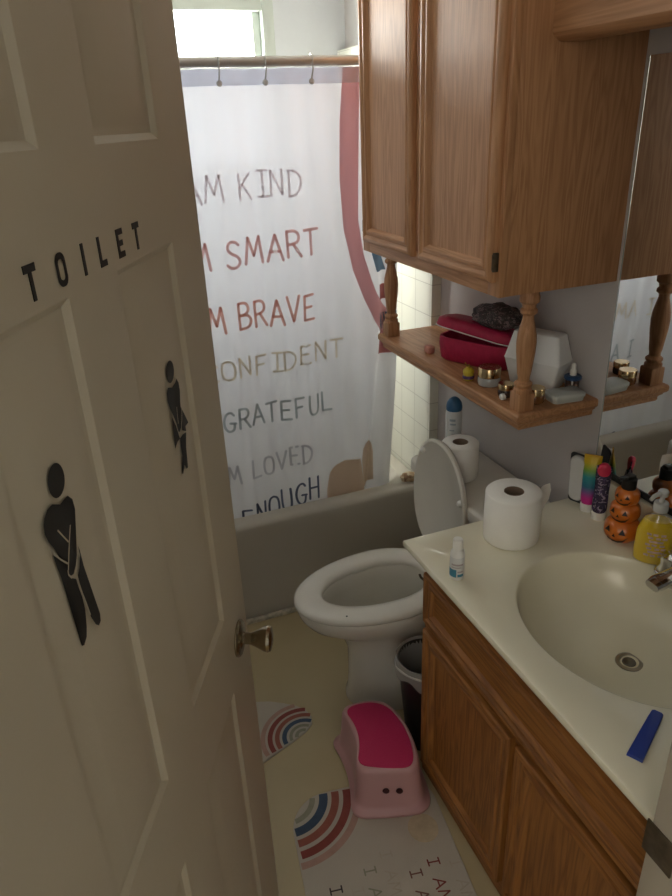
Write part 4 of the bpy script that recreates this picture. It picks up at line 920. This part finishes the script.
# toothpaste tubes standing on their caps
def tube_thing(c, h, wdt, m, capm, label, lean, rz, top=None):
    t = thing('toothpaste_tube', c, label, 'tube', 'toothpaste tubes by the mirror'); bm = NB()
    sh = Matrix.Translation(c) @ Matrix.Rotation(rz, 4, 'Z') @ Matrix.Rotation(lean, 4, 'X'); rg = []
    for z, a, b_ in ((0.020, 0.0145, 0.0145), (0.026, 0.0175, 0.0165), (0.035, 0.0185, 0.0165), (h*0.55, wdt*0.92, 0.0125), (h*0.85, wdt, 0.006), (h-0.008, wdt, 0.0022), (h, wdt, 0.0018)):
        rg.append([sh @ Vector((a*math.cos(q), b_*math.sin(q), z)) for q in [2*PI*i/32 for i in range(32)]])
    loft(bm, rg); fix_normals(bm); part('tube', bm, m, t, smooth=60)
    bm = lathe((0, 0, 0), [(0.0165, 0), (0.0175, 0.002), (0.0175, 0.019), (0.0155, 0.0215)], 28); bmesh.ops.transform(bm, matrix=sh, verts=bm.verts); part('cap', bm, capm, t)
    if top is not None:
        bm = NB(); loft(bm, [[sh @ Vector((a*math.cos(q), b_*math.sin(q), z)) for q in [2*PI*i/24 for i in range(24)]] for z, a, b_ in ((h-0.030, 0.0145, 0.006), (h-0.012, 0.0165, 0.009), (h+0.002, 0.013, 0.009), (h+0.008, 0.006, 0.005))]); fix_normals(bm); part('top', bm, top, t, smooth=60)
    return t
rb = ramp_mat('rainbow_tube_print', 'z', [(0.0, (0.55, 0.02, 0.22)), (0.040, (0.55, 0.02, 0.25)), (0.056, (0.20, 0.10, 0.30)), (0.070, (0.02, 0.16, 0.25)), (0.096, (0.02, 0.28, 0.30)), (0.114, (0.20, 0.38, 0.05)), (0.134, (0.62, 0.46, 0.02)), (0.156, (0.62, 0.35, 0.02))])
tube_thing(Vector((-0.042, -0.870, KZ+0.0005)), 0.155, 0.0215, rb, white_pl, 'rainbow coloured toothpaste tube standing on its cap', math.radians(-3), math.radians(-48))
camo = camo_mat('purple_galaxy_print', [(0.035, 0.025, 0.06), (0.07, 0.045, 0.12), (0.30, 0.25, 0.33), (0.02, 0.02, 0.035)], 40)
tube_thing(Vector((-0.042, -0.913, KZ+0.0005)), 0.150, 0.0185, camo, white_pl, 'dark purple toothpaste tube with red top beside the rainbow tube', math.radians(3), math.radians(-45), mat('red_tube_top', (0.62, 0.035, 0.09), 0.35))
# blister pack leaning by the mirror corner
bp0 = Vector((-0.040, -0.828, KZ+0.0005)); bl = thing('blister_pack', bp0, 'clear and black toothbrush blister pack standing behind the rainbow tube', 'package')
bmx = Matrix.Translation(bp0) @ Matrix.Rotation(math.radians(-70), 4, 'Z') @ Matrix.Rotation(math.radians(4), 4, 'X')
bm = NB(); poly_prism(bm, [(p[0], p[1]) for p in rrect(-0.026, 0.026, 0.0, 0.146, 0.010, 0)], -0.002, 0.0); bmesh.ops.transform(bm, matrix=bmx @ Matrix.Rotation(PI/2, 4, 'X'), verts=bm.verts); part('card', bm, mat('black_backing_card', (0.03, 0.032, 0.035), 0.5), bl)
bm = NB(); poly_prism(bm, [(p[0], p[1]) for p in rrect(-0.021, 0.021, 0.012, 0.142, 0.018, 0)], 0.0005, 0.014, 0.006); bmesh.ops.transform(bm, matrix=bmx @ Matrix.Rotation(PI/2, 4, 'X'), verts=bm.verts); part('shell', bm, mat('milky_clear_shell', (0.60, 0.60, 0.58), 0.2, coat=0.3), bl, smooth=50)
bm = NB()
for k in range(7): 
    q = 0.030+0.011*k; bm.faces.new([bm.verts.new((x, y, -0.0024)) for x, y in ((-0.018, q), (0.018-0.004*(k % 3), q), (0.018-0.004*(k % 3), q+0.004), (-0.018, q+0.004))][::-1])
bmesh.ops.transform(bm, matrix=bmx @ Matrix.Rotation(PI/2, 4, 'X'), verts=bm.verts); part('back_print', bm, mat('grey_back_print', (0.30, 0.33, 0.33), 0.5), bl)

# ------------------------------------------------------------------ things on the shelf
red = mat('crimson_quilted_fabric', (0.40, 0.014, 0.06), 0.55, var=0.12, scale=60, bump=0.3, bscale=160)
sz = SZ+0.0005
rc = Vector((-0.100, -0.422, sz)); rcase = thing('cosmetic_case', rc, 'open crimson zip case on the shelf', 'cosmetic case')
rot_r = Matrix.Translation(rc) @ Matrix.Rotation(math.radians(-64), 4, 'Z') @ Matrix.Diagonal((1.40, 0.98, 1.16, 1))
bm = NB(); 
rg = [rrect(-0.075, 0.075, -0.050, 0.050, 0.028, 0.0), rrect(-0.080, 0.080, -0.056, 0.056, 0.030, 0.006), rrect(-0.084, 0.084, -0.060, 0.060, 0.032, 0.040), rrect(-0.083, 0.083, -0.059, 0.059, 0.032, 0.062), rrect(-0.078, 0.078, -0.054, 0.054, 0.028, 0.062), rrect(-0.070, 0.070, -0.048, 0.048, 0.026, 0.008)]
loft(bm, rg); fix_normals(bm); bmesh.ops.transform(bm, matrix=rot_r, verts=bm.verts); part('base', bm, red, rcase, smooth=50)
lidm = rot_r @ Matrix.Translation((0, 0.0, 0.068)) @ Matrix.Rotation(math.radians(-9), 4, 'X') @ Matrix.Rotation(math.radians(7), 4, 'Y')
bm = NB(); loft(bm, [rrect(-0.090, 0.090, -0.066, 0.062, 0.034, 0.002), rrect(-0.092, 0.092, -0.068, 0.064, 0.034, 0.006), rrect(-0.090, 0.090, -0.066, 0.062, 0.034, 0.022), rrect(-0.080, 0.080, -0.056, 0.054, 0.030, 0.030)]); bmesh.ops.transform(bm, matrix=lidm, verts=bm.verts); rl = part('flap', bm, red, rcase, smooth=50)
bm = NB(); add_tube(bm, [lidm @ Vector(p) for p in rrect(-0.0925, 0.0925, -0.0685, 0.0645, 0.034, 0.003)], 0.0016, 8, closed=True); part('piping', bm, white_pl, rl)
bm = NB(); add_tube(bm, [lidm @ Vector((-0.015+0.03*t_, -0.020+0.0*t_, 0.030+0.026*math.sin(PI*t_))) for t_ in np.linspace(0, 1, 12)], 0.005, 8); part('handle', bm, red, rl)
# crumpled patterned cloth pouch on top
pc = Vector((-0.086, -0.480, sz+0.146)); bm = NB(); bmesh.ops.create_icosphere(bm, subdivisions=4, radius=1.0)
from mathutils import noise
for v in bm.verts:
    n_ = v.co.normalized(); k = 1+0.20*noise.noise(n_*2.3)+0.10*noise.noise(n_*5.5+Vector((3, 1, 2)))
    v.co = Vector((n_.x*0.050*k, n_.y*0.098*k, max(-0.030, n_.z*0.034*k+0.010*n_.y*-1)))
bmesh.ops.transform(bm, matrix=Matrix.Translation(pc), verts=bm.verts)
single('cloth_pouch', bm, camo_mat('dark_floral_print', [(0.035, 0.028, 0.028), (0.10, 0.085, 0.080), (0.06, 0.035, 0.038), (0.22, 0.15, 0.15)], 45), pc-Vector((0, 0, 0.03)), 'crumpled dark patterned cloth pouch lying on the crimson case', 'pouch', smooth=70)
# white box
wb0 = Vector((-0.068, -0.652, sz)); wbx = thing('white_box', wb0, 'white lidded box behind the near spindle on the shelf', 'box')
wm = Matrix.Translation(wb0) @ Matrix.Rotation(math.radians(-64), 4, 'Z')
wp = mat('white_card', (0.78, 0.78, 0.76), 0.5, var=0.02)
bm = NB(); loft(bm, [rrect(-0.062, 0.062, -0.030, 0.030, 0.006, 0.0), rrect(-0.078, 0.078, -0.040, 0.040, 0.006, 0.070)]); bmesh.ops.transform(bm, matrix=wm, verts=bm.verts); part('base', bm, wp, wbx)
bm = NB(); loft(bm, [rrect(-0.079, 0.079, -0.041, 0.041, 0.006, 0.0706), rrect(-0.078, 0.078, -0.040, 0.040, 0.008, 0.075), rrect(-0.064, 0.064, -0.026, 0.026, 0.008, 0.140), rrect(-0.061, 0.061, -0.023, 0.023, 0.008, 0.142)]); bmesh.ops.transform(bm, matrix=wm, verts=bm.verts); part('top', bm, wp, wbx)
# jars
gold = mat('gold_lid_metal', (0.62, 0.46, 0.25), 0.22, metal=1, var=0.08); 
def jar(c, r, h, hl, bodym, label, n_='cream_jar'):
    c = Vector(c); t = thing(n_, c, label, 'jar', 'cream jars on the shelf')
    part('pot', lathe(c, [(r*0.86, 0), (r*0.96, 0.002), (r, 0.006), (r, h-0.006), (r*0.93, h-0.001)], 32), bodym, t)
    part('cap', lathe(c, [(r*1.0, h-0.0008), (r*1.01, h+0.001), (r*1.01, h+hl-0.002), (r*0.97, h+hl), (r*0.2, h+hl+0.0005)], 36), gold, t); return t
frost = mat('frosted_glass_jar', (0.52, 0.53, 0.52), 0.2, trans=0.2); dark_j = mat('dark_glass_jar', (0.05, 0.03, 0.025), 0.15, coat=0.5); amber = mat('amber_glass_jar', (0.18, 0.07, 0.02), 0.12, coat=0.5)
jar((-0.182, -0.602, sz), 0.0300, 0.025, 0.025, frost, 'frosted jar with wide gold lid in front of the crimson case')
jar((-0.190, -0.692, sz), 0.0205, 0.020, 0.014, dark_j, 'dark jar with gold lid just left of the near spindle')
jar((-0.150, -0.760, sz), 0.0230, 0.022, 0.016, amber, 'amber jar with gold lid just right of the near spindle')
# little yellow toy
tb = Vector((-0.214, -0.550, sz)); ty = thing('toy_bee', tb, 'tiny yellow and purple striped toy beside the frosted jar', 'toy')
bm = NB(); add_lathe(bm, tb, [(0.008, 0), (0.0145, 0.004), (0.0160, 0.012), (0.013, 0.019), (0.0155, 0.023), (0.0145, 0.031), (0.007, 0.037), (0.0005, 0.038)], 24); part('body', bm, mat('toy_yellow', (0.55, 0.42, 0.03), 0.45, var=0.15, scale=200), ty, smooth=60)
part('stripe', lathe(tb, [(0.0152, 0.007), (0.0165, 0.0115), (0.0152, 0.016)], 24, cap0=False, cap1=False), mat('toy_purple', (0.10, 0.05, 0.16), 0.5), ty)
bm = NB()
for s in (-1, 1): add_tube(bm, [tb+Vector((-0.002, s*0.004, 0.036)), tb+Vector((-0.004, s*0.008, 0.044)), tb+Vector((-0.006, s*0.010, 0.050))], 0.0013, 6)
part('antenna', bm, mat('toy_yellow_dark', (0.40, 0.30, 0.05), 0.5), ty)
# small white trinket
wt = Vector((-0.214, -0.715, sz)); bm = NB(); bmesh.ops.create_icosphere(bm, subdivisions=3, radius=1.0)
for v in bm.verts:
    n_ = v.co.normalized(); k = 1+0.35*noise.noise(n_*2.6+Vector((5, 2, 1))); v.co = Vector((n_.x*0.008*k, n_.y*0.010*k, n_.z*0.008*k+0.0085)); v.co.z = max(0.0, v.co.z)
bmesh.ops.transform(bm, matrix=Matrix.Translation(wt), verts=bm.verts); single('trinket', bm, white_pl, wt, 'tiny white trinket at the shelf edge by the near spindle', 'trinket', smooth=60)
# pale soap case
sc0 = Vector((-0.076, -0.780, sz)); scs = thing('soap_case', sc0, 'pale grey flat soap case at the mirror end of the shelf', 'soap case'); sm = Matrix.Translation(sc0) @ Matrix.Rotation(math.radians(-6), 4, 'Z')
gm = mat('pale_grey_green_plastic', (0.50, 0.53, 0.51), 0.35)
bm = NB(); loft(bm, [rrect(-0.042, 0.042, -0.025, 0.025, 0.012, 0), rrect(-0.045, 0.045, -0.028, 0.028, 0.013, 0.012)]); bmesh.ops.transform(bm, matrix=sm, verts=bm.verts); part('tray', bm, gm, scs, smooth=50)
bm = NB(); loft(bm, [rrect(-0.046, 0.046, -0.029, 0.029, 0.013, 0.0124), rrect(-0.046, 0.046, -0.029, 0.029, 0.013, 0.019), rrect(-0.043, 0.043, -0.026, 0.026, 0.012, 0.022)]); bmesh.ops.transform(bm, matrix=sm, verts=bm.verts); part('lid', bm, gm, scs, smooth=50)
# serum bottle with blue collar
bb = Vector((-0.024, -0.742, sz)); bt = thing('dropper_bottle', bb, 'dark bottle with blue collar and white nozzle against the wall', 'bottle')
part('bottle', lathe(bb, [(0.016, 0), (0.0175, 0.002), (0.0175, 0.030), (0.014, 0.036)], 28), mat('brown_bottle', (0.07, 0.04, 0.03), 0.2, coat=0.4), bt)
part('collar', lathe(bb, [(0.020, 0.0335), (0.0222, 0.036), (0.0222, 0.041), (0.019, 0.044), (0.008, 0.0445)], 28), mat('navy_collar', (0.02, 0.06, 0.15), 0.4), bt)
part('nozzle', lathe(bb, [(0.0085, 0.044), (0.0085, 0.056), (0.006, 0.060), (0.0058, 0.072), (0.003, 0.076), (0.0005, 0.0765)], 24), white_pl, bt)
# pink sponge bit
pp = Vector((-0.190, -0.285, sz)); bm = NB(); add_box(bm, pp.x-0.012, pp.x+0.012, pp.y-0.015, pp.y+0.015, pp.z, pp.z+0.024, 0.006, 3)
single('makeup_sponge', bm, mat('peach_foam', (0.58, 0.27, 0.21), 0.9, bump=0.4, bscale=300), pp, 'small peach makeup sponge at the far end of the crimson case', 'sponge', smooth=60)
# tan soap bar on the tub corner
tbx = Vector((-0.085, 0.052, 0.4225)); bm = NB(); bmesh.ops.create_icosphere(bm, subdivisions=4, radius=1.0)
for v in bm.verts:
    n_ = v.co.normalized(); k = 1+0.22*noise.noise(n_*2.0+Vector((1, 7, 3)))+0.08*noise.noise(n_*6); v.co = Vector((n_.x*0.036*k, n_.y*0.026*k, max(0, 0.014+n_.z*0.017*k)))
bmesh.ops.transform(bm, matrix=Matrix.Translation(tbx), verts=bm.verts)
single('bath_sponge', bm, camo_mat('tan_brown_sponge', [(0.50, 0.36, 0.22), (0.42, 0.28, 0.16), (0.55, 0.44, 0.30), (0.30, 0.18, 0.10)], 12), tbx, 'crumpled tan bath sponge on the tub corner by the tile', 'sponge', smooth=70)
